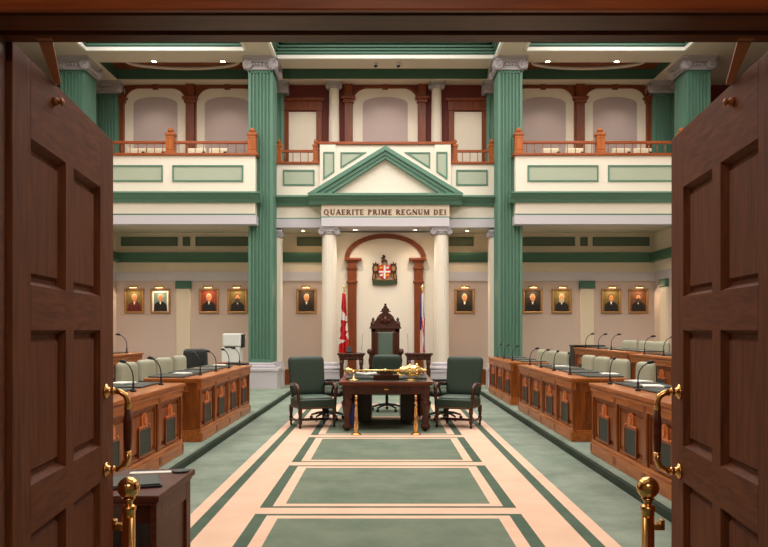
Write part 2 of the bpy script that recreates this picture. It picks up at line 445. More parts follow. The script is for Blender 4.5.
for s, nm in SIDE:
    g = sthing('balcony_'+nm, 'cream %s side balcony front with long green-edged panels' % nm, 'balcony')
    def X(a, b): return sorted((s*a, s*b))
    a, b = X(3.27, SW); MB().box(a,b,GF,BW,4.42,4.78).build('slab', 'cream', g)
    MB().box(a,b,GF,GF+.2,4.95,5.93).build('parapet', 'cream', g)
    mb = MB(); panel(mb, [(s*3.57,5.28),(s*5.35,5.28),(s*5.35,5.69),(s*3.57,5.69)], GF); mb.build('parapet_panel', ['green','pale_green'], g)
    mb = MB(); panel(mb, [(s*5.59,5.28),(s*7.37,5.28),(s*7.37,5.69),(s*5.59,5.69)], GF); mb.build('parapet_panel', ['green','pale_green'], g)
    a, b = X(3.2, SW); mb = MB(); mb.box(a,b,GF-.06,GF+.26,5.93,5.99); mb.build('ledge', 'wood_rail', g, bevel=.012)
    a, b = X(3.12, SW); mb = MB()
    mb.prism([(GF+.2,4.75),(GF-.06,4.75),(GF-.1,4.82),(GF-.17,4.88),(GF-.2,4.93),(GF-.26,4.95),(GF-.26,4.99),(GF+.2,5.0)], 'x', a, b); mb.build('cornice', 'green', g)
    a, b = X(3.27, SW); MB().box(a,b,GF-.03,GF+.05,4.44,4.47).build('green_bead', 'green', g)
    a, b = X(3.24, SW); MB().box(a,b,GF-.05,GF+.3,4.2,4.43).build('fascia', 'lavender', g, bevel=.01)
    a, b = X(3.27, SW); MB().box(a,b,GF+.3,BW,4.3,4.42).build('soffit', 'cream_ceiling', g)
    r = thing('balcony_railing', 'orange wood and thin baluster railing on the %s side balcony' % nm, 'railing', (0,GF+.1,5.99), 0)
    for x in (3.36, 5.42, 7.48): newel('newel_post', r, s*x, 0, 0, .125, .56)
    a, b = X(3.36, SW); MB().box(a,b,-.035,.035,.26,.33).build('handrail', 'wood_rail', r, bevel=.012)
    for x0 in (3.36, 5.42):
        for k in range(1,10):
            x = s*(x0+.206*k); MB().tube([(x,0,0),(x,0,.27)], .011, 6).build('baluster', 'bronze', r)

# central block: wings and pedimented centre
g = sthing('balcony_centre', 'cream central balcony front with pediment and green mouldings', 'balcony')
WF = 20.4; CF = 20.02
for s, nm in SIDE:
    a, b = sorted((s*1.66, s*2.98))
    MB().box(a,b,WF,WF+.25,4.44,5.93).build('wing_parapet', 'cream', g)
    mb = MB(); panel(mb, [(s*1.87,5.37),(s*2.70,5.37),(s*2.70,5.78),(s*1.87,5.78)], WF); mb.build('parapet_panel', ['green','pale_green'], g)
    MB().box(a,b,WF-.06,WF+.3,5.93,5.99).build('wing_ledge', 'wood_rail', g, bevel=.012)
    a, b = sorted((s*1.9, s*2.96)); mb = MB()
    mb.prism([(WF+.1,4.82),(WF-.06,4.82),(WF-.1,4.89),(WF-.17,4.95),(WF-.2,5.0),(WF-.26,5.02),(WF-.26,5.07),(WF+.1,5.08)], 'x', a, b); mb.build('wing_cornice', 'green', g)
    a, b = sorted((s*1.66, s*2.97)); MB().box(a,b,WF-.03,WF+.1,4.48,4.51).build('green_bead', 'green', g)
    MB().box(a,b,WF-.04,WF+.3,4.25,4.48).build('wing_fascia', 'lavender', g, bevel=.01)
    MB().box(a,b,WF+.3,BW,4.28,4.42).build('wing_soffit', 'cream_ceiling', g)
MB().box(-2.9,2.9,WF+.25,BW,4.6,4.78).build('slab', 'cream', g)
mb = MB(); mb.box(-1.7,1.7,WF-.06,WF+.25,4.78,6.43); mb.build('attic', 'cream', g)
MB().box(-1.78,1.78,WF-.13,WF+.3,6.43,6.50).build('attic_ledge', 'wood_rail', g, bevel=.012)
for s, nm in SIDE:
    a, b = sorted((s*1.30, s*1.72)); MB().box(a,b,WF-.11,WF-.05,5.0,6.43).build('attic_pier', 'cream', g)
    mb = MB(); panel(mb, [(s*1.34,6.23),(s*1.63,6.23),(s*1.63,5.50),(s*1.34,5.70)], WF-.11); mb.build('pier_panel', ['green','pale_green'], g)
    mb = MB(); panel(mb, [(s*.50,6.23),(s*1.18,6.23),(s*1.18,5.80)], WF-.06); mb.build('corner_panel', ['green','pale_green'], g)
# pediment
mb = MB()
def chevron(mb, xo, zb, za, xi, zi, y0, y1):
    mb.hexa([(-xo,y0,zb),(-xi,y0,zb),(0,y0,zi),(0,y0,za)],[(-xo,y1,zb),(-xi,y1,zb),(0,y1,zi),(0,y1,za)])
    mb.hexa([(xo,y0,zb),(xi,y0,zb),(0,y0,zi),(0,y0,za)],[(xo,y1,zb),(xi,y1,zb),(0,y1,zi),(0,y1,za)])
chevron(mb, 1.97, 5.05, 6.26, 1.43, 5.97, CF-.16, WF-.05)
chevron(mb, 2.0, 5.05, 6.275, 1.80, 6.16, CF-.26, WF-.05)
chevron(mb, 1.9, 5.05, 6.22, 1.62, 6.06, CF-.2, WF-.05)
mb.build('raking_cornice', 'green', g)
MB().prism([(-1.5,5.03),(1.5,5.03),(0,6.0)], 'y', CF, WF).build('tympanum', 'cream', g)
mb = MB(); mb.prism([(WF,4.8),(CF-.06,4.8),(CF-.1,4.87),(CF-.17,4.93),(CF-.2,4.98),(CF-.26,5.0),(CF-.26,5.06),(WF,5.07)], 'x', -1.98, 1.98); mb.build('cornice', 'green', g)
mb = MB(); mb.box(-1.66,1.66,CF,WF+.25,4.48,4.80); mb.build('frieze', 'beige', g)
MB().box(-1.68,1.68,CF-.03,WF,4.46,4.49).build('green_bead', 'green', g)
MB().box(-1.66,1.66,CF-.04,BW,4.23,4.46).build('fascia', 'lavender', g, bevel=.01)
for s, nm in SIDE:
    r = thing('balcony_railing', 'short wood railing above the portal, on the %s side of the attic' % nm, 'railing', (s*2.35,WF+.1,5.99), 0)
    newel('newel_post', r, s*.48, 0, 0, .10, .52); newel('newel_post', r, -s*.5, 0, 0, .08, .52)
    MB().box(-.45,.45,-.03,.03,.27,.34).build('handrail', 'wood_rail', r, bevel=.012)
    for k in range(-1,3): MB().tube([(-.1+.2*k-.0,0,0),(-.1+.2*k,0,.28)], .011, 6).build('baluster', 'bronze', r)

# lettering
def letters():
    W_ = .036; T_ = .019; H = .14
    def bar(mb, p, q, w):
        p = Vector(p); q = Vector(q); d = (q-p).normalized(); n = Vector((-d.y,d.x))*w/2
        mb.prism([tuple(p+n),tuple(q+n),tuple(q-n),tuple(p-n)], 'y', -.012, 0)
    def serif(mb, x, z, w=.05): mb.prism([(x-w/2,z),(x+w/2,z),(x+w/2,z+.009),(x-w/2,z+.009)], 'y', -.012, 0)
    def stem(mb, x, z0=0, z1=H): mb.prism([(x-W_/2,z0),(x+W_/2,z0),(x+W_/2,z1),(x-W_/2,z1)], 'y', -.0121, 0); serif(mb,x,z0,.056); serif(mb,x,z1-.009,.056)
    def arc(mb, cx, cz, rx, rz, a0, a1, n=14, wt=W_, tt=T_):
        pr = None
        for i in range(n+1):
            a = math.radians(a0+(a1-a0)*i/n); c, s_ = math.cos(a), math.sin(a)
            w = tt+(wt-tt)*abs(c)
            o = (cx+rx*c, cz+rz*s_); k = (cx+(rx-w)*c, cz+(rz-max(w*.5,tt))*s_)
            if pr: mb.prism([pr[0],o,k,pr[1]], 'y', -.0115, 0)
            pr = (o,k)
    def Lt(ch, mb):
        if ch == 'Q': arc(mb,.072,H/2,.07,H/2+.002,0,360,24); bar(mb,(.08,.02),(.15,-.03),.02); return .16
        if ch == 'D': stem(mb,.025); arc(mb,.04,H/2,.085,H/2,-90,90); mb.prism([(.02,0),(.045,0),(.045,T_),(.02,T_)],'y',-.0115,0); mb.prism([(.02,H-T_),(.045,H-T_),(.045,H),(.02,H)],'y',-.0115,0); return .135
        if ch == 'G': arc(mb,.07,H/2,.068,H/2+.002,40,330,20); stem(mb,.122,.01,.06); return .15
        if ch == 'U': stem(mb,.028,.04,H); bar(mb,(.11,.04),(.11,H),T_); serif(mb,.11,H-.009); arc(mb,.065,.045,.05,.047,180,360,12); return .14
        if ch == 'A': bar(mb,(.012,0),(.064,H),T_); bar(mb,(.068,H),(.122,0),W_); bar(mb,(.035,.045),(.10,.045),T_); serif(mb,.012,0,.045); serif(mb,.122,0,.055); return .14
        if ch == 'E':
            stem(mb,.025)
            for z, w in ((0,.1),(H/2-T_/2,.08),(H-T_,.1)): mb.prism([(.02,z),(w,z),(w,z+T_),(.02,z+T_)],'y',-.0115,0); mb.prism([(w-.008,z-.012 if z else 0),(w,z-.012 if z else 0),(w,z+.026),(w-.008,z+.026)] if z < H-.02 else [(w-.008,z-.016),(w,z-.016),(w,z+T_),(w-.008,z+T_)],'y',-.0118,0)
            return .115
        if ch in 'RP':
            stem(mb,.025); arc(mb,.04,H*.73,.065,H*.27,-90,90,10)
            mb.prism([(.02,H-T_),(.045,H-T_),(.045,H),(.02,H)],'y',-.0115,0); mb.prism([(.02,H*.46),(.045,H*.46),(.045,H*.46+T_),(.02,H*.46+T_)],'y',-.0115,0)
            if ch == 'R': bar(mb,(.055,H*.48),(.12,.0),W_*.9); return .13
            return .118
        if ch == 'I': stem(mb,.03); return .065
        if ch == 'T': stem(mb,.06,0,H-.005); mb.prism([(.0,H-T_),(.12,H-T_),(.12,H),(.0,H)],'y',-.0115,0); mb.prism([(0,H-.03),(.008,H-.03),(.008,H),(0,H)],'y',-.0118,0); mb.prism([(.112,H-.03),(.12,H-.03),(.12,H),(.112,H)],'y',-.0118,0); return .125
        if ch == 'M': bar(mb,(.02,0),(.02,H),T_); bar(mb,(.022,H),(.075,.01),W_); bar(mb,(.078,.01),(.128,H),T_); stem(mb,.135); serif(mb,.02,0,.045); serif(mb,.016,H-.009,.03); return .17
        if ch == 'N': bar(mb,(.02,0),(.02,H),T_); bar(mb,(.02,H-.005),(.115,.008),W_); bar(mb,(.118,0),(.118,H),T_); serif(mb,.02,0,.045); serif(mb,.118,H-.009,.045); serif(mb,.014,H-.009,.03); return .14
    t = thing('inscription', 'brown serif capitals on the frieze below the pediment', 'lettering', (0,CF-.001,4.535))
    parts = []; x = 0
    for ch in 'QUAERITE PRIME REGNUM DEI':
        if ch == ' ': x += .085; continue
        mb = MB(); w = Lt(ch, mb); parts.append((mb, x, ch)); x += w+.018
    sc = 3.2/x
    for mb, px, ch in parts:
        o = mb.build('letter', 'letter', t); o.location = (px*sc-1.6, 0, 0); o.scale = (sc,1,1.0); o.data.transform(Matrix.Identity(4))
letters()

# ------------------------------------------------------------------ portal: arch wall, columns, pilasters
AW = 20.95
struct(MB().box(-1.72,1.72,AW,BW,.0,4.2).build('wall_throne', 'cream'), 'cream wall behind the throne', 'wall')
ar = sthing('trim_throne_arch', 'brown wooden arch with pilasters around the throne wall', 'arch', (0,AW,0))
def ring(a):
    return (1.10*math.cos(a), 3.50+.66*math.sin(a)), (.965*math.cos(a), 3.50+.535*math.sin(a))
mb = MB()
for k in range(32):
    a, b = PI*k/32, PI*(k+1)/32; (p,q),(r_,w_) = ring(a), ring(b)
    for (o1,i1,o2,i2,y) in ((p,q,r_,w_,-.07),):
        mb.hexa([(o1[0],y,o1[1]),(o2[0],y,o2[1]),(i2[0],y,i2[1]),(i1[0],y,i1[1])],[(o1[0],0,o1[1]),(o2[0],0,o2[1]),(i2[0],0,i2[1]),(i1[0],0,i1[1])])
    f1 = 1.03; f2 = .97
mb.build('arch', 'wood_brown', ar, bevel=.006)
for s, nm in SIDE:
    def bx(mb, x0, x1, d, z0, z1): a, b = sorted((s*x0,s*x1)); mb.box(a,b,-d,0,z0,z1)
    mb = MB(); bx(mb,.78,1.02,.1,.2,3.28); bx(mb,.75,1.05,.13,3.20,3.26); bx(mb,.75,1.05,.13,2.82,2.88); bx(mb,.75,1.05,.13,.2,.45); bx(mb,.79,1.01,.12,3.26,3.4); mb.build('pilaster', 'wood_brown', ar, bevel=.008)
    mb = MB(); bx(mb,.64,1.10,.17,3.42,3.50); bx(mb,.74,1.05,.14,3.37,3.42); mb.build('pilaster_capital', 'wood_brown', ar, bevel=.015)

def volute(mb, c, r, depth, axis='y'):
    # scroll disc with raised spiral
    R = Matrix.Rotation(PI/2, 4, 'X') if axis == 'y' else Matrix.Rotation(PI/2, 4, 'Y')
    mb.lathe([(r,-depth/2),(r,depth/2)], c, 16, R)
    for sg in (-1,1):
        pts = []
        for i in range(26):
            a = i*.45; rr = r*(1-.8*i/26)*.92
            off = sg*(depth/2+.005)
            pts.append((c[0]+rr*math.cos(a), c[1]+off, c[2]+rr*math.sin(a)) if axis == 'y' else (c[0]+off, c[1]+rr*math.cos(a), c[2]+rr*math.sin(a)))
        mb.tube(pts, r*.13, 5)
def ionic_column(label, x, y, z0, z1, r, capz=.2, base=True, ground=0.0, mats=('cream','lavender','cap_grey')):
    t = sthing('column_ionic', label, 'column', (x,y,ground))
    z0 -= ground; z1 -= ground
    if base:
        MB().box(-r*1.5,r*1.5,-r*1.5,r*1.5,0,z0-.2).build('plinth', mats[1], t, bevel=.01)
        mb = MB(); mb.box(-r*1.6,r*1.6,-r*1.6,r*1.6,z0-.26,z0-.2); mb.lathe([(r*1.45,z0-.2),(r*1.5,z0-.16),(r*1.4,z0-.12),(r*1.2,z0-.1),(r*1.3,z0-.06),(r*1.2,z0-.02),(r*1.02,z0)],n=28); mb.build('base', mats[1], t)
    n = 20; mb = MB(); rings = []
    for k, (f, z) in enumerate(((1.0,z0),(1.0,z0+(z1-z0)*.33),(.94,z0+(z1-z0)*.7),(.87,z1-capz))):
        rings.append([mb.v(((r*f*(1 if i%2 == 0 else .965))*math.cos(2*PI*i/(2*n)), (r*f*(1 if i%2 == 0 else .965))*math.sin(2*PI*i/(2*n)), z)) for i in range(2*n)])
    for a, b in zip(rings,rings[1:]):
        for i in range(2*n): mb.f([a[i],a[(i+1)%(2*n)],b[(i+1)%(2*n)],b[i]], False)
    mb.build('shaft', mats[0], t)
    mb = MB(); h = capz
    mb.box(-r*1.15,r*1.15,-r*1.05,r*1.05,z1-h*.25,z1)
    mb.box(-r*1.05,r*1.05,-r*.95,r*.95,z1-h*.5,z1-h*.25)
    mb.lathe([(r*.9,z1-h),(r*1.0,z1-h*.7),(r*.98,z1-h*.5)], n=20)
    for sx in (-1,1):
        volute(mb, (sx*r*1.02,0,z1-h*.6), h*.38, r*1.9)
    for k in range(5): mb.ball((-r*.6+r*.3*k,-r*.98,z1-h*.52), h*.12, 8)
    mb.build('capital', mats[2], t)
    return t
ionic_column('white round column on the left of the throne arch', -1.463, 20.24, .72, 4.23, .205, .2)
ionic_column('white round column on the right of the throne arch', 1.463, 20.24, .72, 4.23, .205, .2)
ionic_column('small white round column in the upper gallery, left of the niche', -1.44, 21.7, 5.0, 8.5, .155, .19, False, 4.78)
ionic_column('small white round column in the upper gallery, right of the niche', 1.44, 21.7, 5.0, 8.5, .155, .19, False, 4.78)
for s, nm in SIDE:
    t = sthing('pilaster_portal', 'cream half pilaster with scroll capital against the inner %s green pillar' % nm, 'pilaster', (s*2.86,20.55,0))
    MB().box(-.095,.095,-.12,.25,.72,4.0).build('shaft', 'cream', t, bevel=.01)
    mb = MB(); mb.box(-.15,.15,-.18,.25,0,.52); mb.box(-.17,.17,-.2,.25,.46,.54); mb.box(-.14,.14,-.17,.25,.56,.64); mb.box(-.11,.11,-.14,.25,.64,.72); mb.build('base', 'lavender', t, bevel=.012)
    mb = MB(); mb.box(-.13,.13,-.16,.2,4.14,4.2); volute(mb,(-s*.09,-.02,4.07),.075,.26); mb.box(-.1,.1,-.13,.2,4.0,4.14); mb.build('capital', 'cap_grey', t)

# ------------------------------------------------------------------ big green pillars
def big_pillar(label, x, y, w, d, z0, z1, ground=0.0, nf=6, nfd=9, plinth=True, mat='green', capmat='cap_grey'):
    t = sthing('pillar_green', label, 'pillar', (x,y,ground)); z0 -= ground; z1 -= ground
    hw, hd_ = w/2, d/2; dp = .045
    def side(L, n):
        pts = [0.0]; m = .05; fw = (L-2*m)/n
        out = [(0,0)]
        for k in range(n):
            a = m+k*fw+fw*.16; b = m+(k+1)*fw-fw*.16
            out += [(a,0),(a+fw*.1,dp),(b-fw*.1,dp),(b,0)]
        return out
    poly = []
    for u, v_ in side(w,nf): poly.append((-hw+u,-hd_+v_))
    for u, v_ in side(d,nfd): poly.append((hw-v_,-hd_+u))
    for u, v_ in side(w,nf): poly.append((hw-u,hd_-v_))
    for u, v_ in side(d,nfd): poly.append((-hw+v_,hd_-u))
    mb = MB()
    zb = z0+.06 if plinth else z0
    mb.prism(poly, 'z', zb, z1-.36)
    mb.build('shaft', mat, t)
    MB().box(-hw,hw,-hd_,hd_,z1-.4,z1-.33).box(-hw,hw,-hd_,hd_,z0,zb+.02).build('shaft_bands', mat, t, bevel=.01)
    if plinth:
        mb = MB(); mb.box(-hw-.13,hw+.13,-hd_-.13,hd_+.13,0,z0-.20); mb.build('plinth', 'lavender', t, bevel=.008)
        mb = MB(); mb.box(-hw-.16,hw+.16,-hd_-.16,hd_+.16,z0-.22,z0-.13); mb.box(-hw-.08,hw+.08,-hd_-.08,hd_+.08,z0-.13,z0-.06); mb.box(-hw-.04,hw+.04,-hd_-.04,hd_+.04,z0-.06,z0); mb.build('base_moulding', 'lavender', t, bevel=.02)
    mb = MB(); h = .33
    mb.box(-hw-.13,hw+.13,-hd_-.13,hd_+.13,z1-.05,z1)
    mb.box(-hw-.10,hw+.10,-hd_-.10,hd_+.10,z1-.085,z1-.05)
    mb.box(-hw-.02,hw+.02,-hd_-.02,hd_+.02,z1-h,z1-.085)
    mb.box(-hw-.045,hw+.045,-hd_-.045,hd_+.045,z1-h,z1-h+.03)
    mb.box(-hw-.07,hw+.07,-hd_-.07,hd_+.07,z1-.14,z1-.085)
    nb = 7
    for k in range(nb):
        for sg in (-1,1): mb.ball((-hw+w*(k+.5)/nb, sg*(hd_+.04), z1-.19), .036, 8, 1.3)
    m = max(2,int(nb*d/w))
    for k in range(m):
        for sg in (-1,1): mb.ball((sg*(hw+.04), -hd_+d*(k+.5)/m, z1-.19), .036, 8, 1.3)
    for sx in (-1,1):
        for sy in (-1,1):
            volute(mb, (sx*(hw+.0), sy*(hd_+.07), z1-.20), .115, .09, 'y')
            volute(mb, (sx*(hw+.07), sy*(hd_-.0), z1-.20), .115, .09, 'x')
    mb.build('capital', capmat, t)
    return t
for s, nm in SIDE:
    big_pillar('tall fluted green pillar beside the %s of the throne portal' % nm, s*3.18, 20.06, .62, .8, .72, Z2, 0.0, 6, 8)
    big_pillar('tall fluted green pillar at the far %s corner, partly hidden by the open door' % nm, s*7.97, 20.06, .62, .8, .72, Z2, 0.0, 6, 8)
    # flat pilasters on the gallery back wall
    for x, w, lb in ((3.2,.7,'flat green pilaster on the gallery wall behind the inner %s pillar'),(7.8,.6,'dark green fluted pilaster in the %s corner of the gallery wall')):
        big_pillar(lb % nm, s*x, BW-.15, w, .3, 4.8, Z2, 4.78, 6, 3, False)

# ------------------------------------------------------------------ ceiling
cl = MB()
def slab(mb, x0, x1, y0, y1, z=Z2, h=.02): mb.box(x0,x1,y0,y1,z,z+h)
# solid roof above
cl.box(-10.6,10.6,2.3,BW+.2,9.3,9.4)
ce = struct(cl.build('ceiling', 'cream_ceiling'))
CX, S0, S1 = 2.83, 3.45, 7.45
YC, YS, Y0c = 19.72, 19.16, 5.0
mb = MB()
slab(mb,-CX,CX,YC,20.5); slab(mb,-CX,CX,2.4,Y0c)
for s in (-1,1):
    a, b = sorted((s*CX, s*S0)); slab(mb,a,b,2.4,BW)
    a, b = sorted((s*S0, s*S1)); slab(mb,a,b,YS,20.05); slab(mb,a,b,2.4,Y0c); slab(mb,a,b,21.45,BW)
    a, b = sorted((s*S1, s*10.5)); slab(mb,a,b,2.4,BW)
slab(mb,-CX,CX,21.42,BW)
mb.build('beam_soffit', 'cream_ceiling', ce)
def coffer(x0, x1, y0, y1, mat, crown=True, top='cream_ceiling', zt=9.1, lip=True):
    mb = MB(); t = .1
    mb.box(x0-t,x1+t,y1,y1+t,Z2+.02,zt); mb.box(x0-t,x1+t,y0-t,y0,Z2+.02,zt); mb.box(x0-t,x0,y0,y1,Z2+.02,zt); mb.box(x1,x1+t,y0,y1,Z2+.02,zt)
    if crown:
        for z, p in ((.10,.05),(.17,.09),(.24,.13),(.33,.2)):
            zz = Z2+z
            mb.box(x0,x1,y1-p,y1,zz,zz+.045); mb.box(x0,x1,y0,y0+p,zz,zz+.045); mb.box(x0,x0+p,y0,y1,zz,zz+.045); mb.box(x1-p,x1,y0,y1,zz,zz+.045)
    mb.build('coffer_moulding', mat, ce)
    mb = MB(); mb.box(x0-t,x1+t,y0-t,y1+t,zt,zt+.05); mb.build('coffer_top', top, ce)
    if lip:
        mb = MB(); q = .05
        mb.box(x0-.02,x1+.02,y1-q,y1+.02,Z2-.03,Z2+.06); mb.box(x0-.02,x1+.02,y0-.02,y0+q,Z2-.03,Z2+.06); mb.box(x0-.02,x0+q,y0,y1,Z2-.03,Z2+.06); mb.box(x1-q,x1+.02,y0,y1,Z2-.03,Z2+.06)
        mb.build('coffer_lip', 'white', ce)
coffer(-CX,CX,Y0c,YC,'green')
coffer(-S1,-S0,Y0c,YS,'green'); coffer(S0,S1,Y0c,YS,'green')
coffer(-CX,CX,20.5,21.42,'green_dark',False,'cream_ceiling',8.8,False)
for s in (-1,1):
    a, b = sorted((s*S0,s*S1)); coffer(a,b,20.05,21.45,'green_dark',False,'wood_brown',8.8,False)
    mb = MB()
    for r_ in (1.0,): mb.tube([(s*5.45+1.5*math.cos(2*PI*i/32), 20.75+.55*math.sin(2*PI*i/32), 8.77) for i in range(33)], .05, 6)
    mb.build('oval_moulding', 'cream_ceiling', ce)
# lamp panels inside the main coffers (unseen, added to light the hall)
def area(name, loc, sx, sy, power, col=(1,.955,.915), rot=(0,0,0), parent=None):
    d = bpy.data.lights.new(name,'AREA'); d.shape = 'RECTANGLE'; d.size = sx; d.size_y = sy; d.energy = power; d.color = col
    o = bpy.data.objects.new(name, d); COL.objects.link(o); o.location = loc; o.rotation_euler = rot
    if parent: o.parent = parent
    return o
def spot(name, loc, power, ang=110, blend=.8, col=(1,.88,.7), r=.04, rot=(0,0,0), parent=None):
    d = bpy.data.lights.new(name,'SPOT'); d.energy = power; d.spot_size = math.radians(ang); d.spot_blend = blend; d.color = col; d.shadow_soft_size = r
    o = bpy.data.objects.new(name, d); COL.objects.link(o); o.location = loc; o.rotation_euler = rot
    if parent: o.parent = parent
    return o
LP = 1.7
for i, (x, sx, y, sy) in enumerate(((0,4.4,16.2,5.0),(0,4.4,9.0,6.0),(-5.45,3.2,15.5,6.0),(5.45,3.2,15.5,6.0),(-5.45,3.2,8.5,5.5),(5.45,3.2,8.5,5.5))):
    p = (230,200,170,170,130,130)[i]
    nm = ('the middle bay, far end','the middle bay, near end','the left bay, far end','the right bay, far end','the left bay, near end','the right bay, near end')[i]
    t = thing('added_light_panel', 'large unseen light panel added in '+nm, 'ceiling light', (x,y,9.02), 0, None)
    mb = MB(); mb.frame_xz(0,0.01,0,.01,0,.01,.004) if False else None
    mb.box(-sx/2,sx/2,-sy/2,sy/2,0,.06); mb.build('panel', 'white', t)
    area('panel_fill', (0,0,-.02), sx, sy, p*LP, parent=t)

def downlight(label, x, y, z, power, ang=120, cat='ceiling light', group=None):
    t = thing('downlight', label, cat, (x,y,z), 0, group)
    MB().lathe([(.075,0),(.085,-.012),(.06,-.016),(.055,0)], n=20).build('trim_ring', 'white', t)
    MB().lathe([(.056,-.006),(0,-.006)], n=20).build('lamp', 'lamp_glow', t)
    spot('downlight_beam', (0,0,-.03), power, ang, .9, parent=t)
    return t
for s, nm in SIDE:
    downlight('lit downlight under the %s balcony, nearer the outer corner' % nm, s*5.95, 19.9, 4.3, 70)
    downlight('lit downlight under the %s balcony, nearer the tall pillar' % nm, s*4.76, 19.9, 4.3, 70)
    downlight('small lit downlight under the portal, %s of the throne' % nm, s*.79, 20.35, 4.2, 45)
    downlight('small lit downlight under the portal wing beside the %s pillar' % nm, s*2.25, 21.2, 4.28, 30)
    downlight('tiny lit downlight in the gallery ceiling over the %s balcony' % nm, s*5.98, 19.96, 8.5, 15)
    downlight('tiny lit downlight in the gallery ceiling beside the %s tall pillar' % nm, s*4.2, 19.96, 8.5, 15)
    for x in (6.5, 4.47): spot('gallery_wall_washer', (s*x,21.0,8.6), 55, 100, .7)
    spot('gallery_wall_washer', (s*2.3,21.0,8.6), 45, 100, .8)
spot('gallery_wall_washer', (0,21.0,8.6), 55, 110, .8)
for x, lb in ((-.25,'small dome camera on the ceiling beam, left of the middle'),(.34,'small dome camera on the ceiling beam, right of the middle')):
    t = thing('dome_camera', lb, 'security camera', (x,20.1,8.5))
    MB().lathe([(.06,0),(.06,-.05),(.045,-.06)], n=16).build('housing', 'lavender', t)
    MB().lathe([(.045,-.06),(.042,-.09),(.025,-.11),(0,-.12)], n=16).build('dome', 'black', t)

# gallery seats seen through the balusters
seat0 = None
n_ = 0
gs = {-1:[4.32,4.87,5.92,6.43], 1:[4.28,4.9,6.1,6.65]}
sl = {(-1,0):'cream gallery seat behind the left railing, beside the inner pillar',(-1,1):'second cream gallery seat behind the left railing, counted from the inner pillar',
      (-1,2):'cream gallery seat behind the left railing, just beyond its middle newel',(-1,3):'outermost cream gallery seat behind the left railing',
      (1,0):'cream gallery seat behind the right railing, nearest the inner pillar',(1,1):'cream gallery seat behind the right railing, just before its middle newel',
      (1,2):'cream gallery seat behind the right railing, just beyond its middle newel',(1,3):'outermost cream gallery seat behind the right railing'}
for s in (-1,1):
    for k, x in enumerate(gs[s]):
        if seat0 is None:
            t = thing('gallery_seat', sl[(s,k)], 'seat', (s*x,19.97,4.78), 0, 'cream gallery seats')
            mb = MB(); mb.box(-.24,.24,-.04,.04,.55,1.47); mb.build('backrest', 'seat_cream', t, bevel=.03)
            MB().box(-.23,.23,.05,.5,.40,.52).build('seat', 'seat_cream', t, bevel=.03)
            MB().box(-.2,.2,.1,.4,0,.40).build('support', 'black', t)
            MB().box(.15,.22,-.08,-.03,1.33,1.37).build('black_block', 'black', t)  # small black block on the seat back, gives no light
            seat0 = t
        else: dup(seat0, (s*x,19.97,4.78), None, sl[(s,k)])

# ------------------------------------------------------------------ portraits
def portrait(label, x, y, zc, w, h, bg, jacket, hair, beard=False, shift=0, lamp=True, style=0):
    t = thing('portrait', label, 'framed painting', (x,y,zc))
    fw = .058
    mb = MB()
    for (q0,q1,d) in ((0,fw,.035),(fw*.25,fw*.7,.055)):
        mb.frame_xz(-d,0,-w/2+q0,w/2-q0,-h/2+q0,h/2-q0,q1-q0)
    mb.build('frame', 'gilt', t, bevel=.006)
    iw, ih = w/2-fw+.005, h/2-fw+.005
    mb = MB(); mb.mi = 0; mb.box(-iw,iw,-.014,-.002,-ih,ih)
    Y = -.0145
    def el(cx, cz, rx, rz, mi, yy, n=18, a0=0, a1=360):
        mb.mi = mi; mb.flat([(cx+rx*math.cos(math.radians(a0+(a1-a0)*i/n)), cz+rz*math.sin(math.radians(a0+(a1-a0)*i/n))) for i in range(n)], yy)
    if style == 1:
        mb.mi = 5; mb.frame_xz(-.0148,-.0140,-iw,iw,-ih,ih,.05)
    sx = shift
    mb.mi = 1
    body = [(-iw*.82+sx,-ih*.97),(-iw*.74+sx,-ih*.35),(-iw*.4+sx,-ih*.12),(-iw*.12+sx,.02*ih),(iw*.12+sx,.02*ih),(iw*.45+sx,-ih*.12),(iw*.8+sx,-ih*.4),(iw*.86+sx,-ih*.97)]
    body = [(max(-iw,min(iw,a)),b) for a, b in body]
    mb.flat(body, Y-.0006)
    mb.mi = 4; mb.flat([(sx-.03,-.02),(sx+.03,-.02),(sx+.010,-ih*.32),(sx-.004,-ih*.32)], Y-.0010)
    el(sx,.37*ih,iw*.33,ih*.34,3,Y-.0012)
    el(sx+.004,.27*ih,iw*.28,ih*.32,2,Y-.0016)
    if beard: el(sx,.04*ih,iw*.32,ih*.22,3,Y-.0020)
    mb.mi = 1; mb.flat([(sx-.035,.33*ih),(sx-.012,.33*ih),(sx-.012,.30*ih),(sx-.035,.30*ih)], Y-.0024); mb.flat([(sx+.012,.33*ih),(sx+.035,.33*ih),(sx+.035,.30*ih),(sx+.012,.30*ih)], Y-.0024)
    mb.build('canvas', [bg,jacket,'skin',hair,'flag_white','mount_white'], t)
    if lamp:
        mb = MB(); mb.tube([(0,-.01,h/2-.01),(0,-.06,h/2+.05),(0,-.12,h/2+.06)], .008, 6)
        R = Matrix.Rotation(PI/2,4,'Y')
        mb.lathe([(.022,-.13),(.03,-.12),(.03,.12),(.022,.13)], (0,-.13,h/2+.05), 12, R)
        L = mb.build('picture_lamp', 'brass', t)
        MB().box(-.10,.10,-.138,-.118,h/2+.016,h/2+.024).build('lamp_tube', 'pic_glow', L)
        area('picture_light', (0,-.125,h/2+.008), .24, .05, 6.0, (1,.78,.5), (math.radians(-28),0,0), parent=t)
    return t
PZ = 2.37
def px2x(px, d): return (px-384)*d/772-.035
Pd = BW-.012
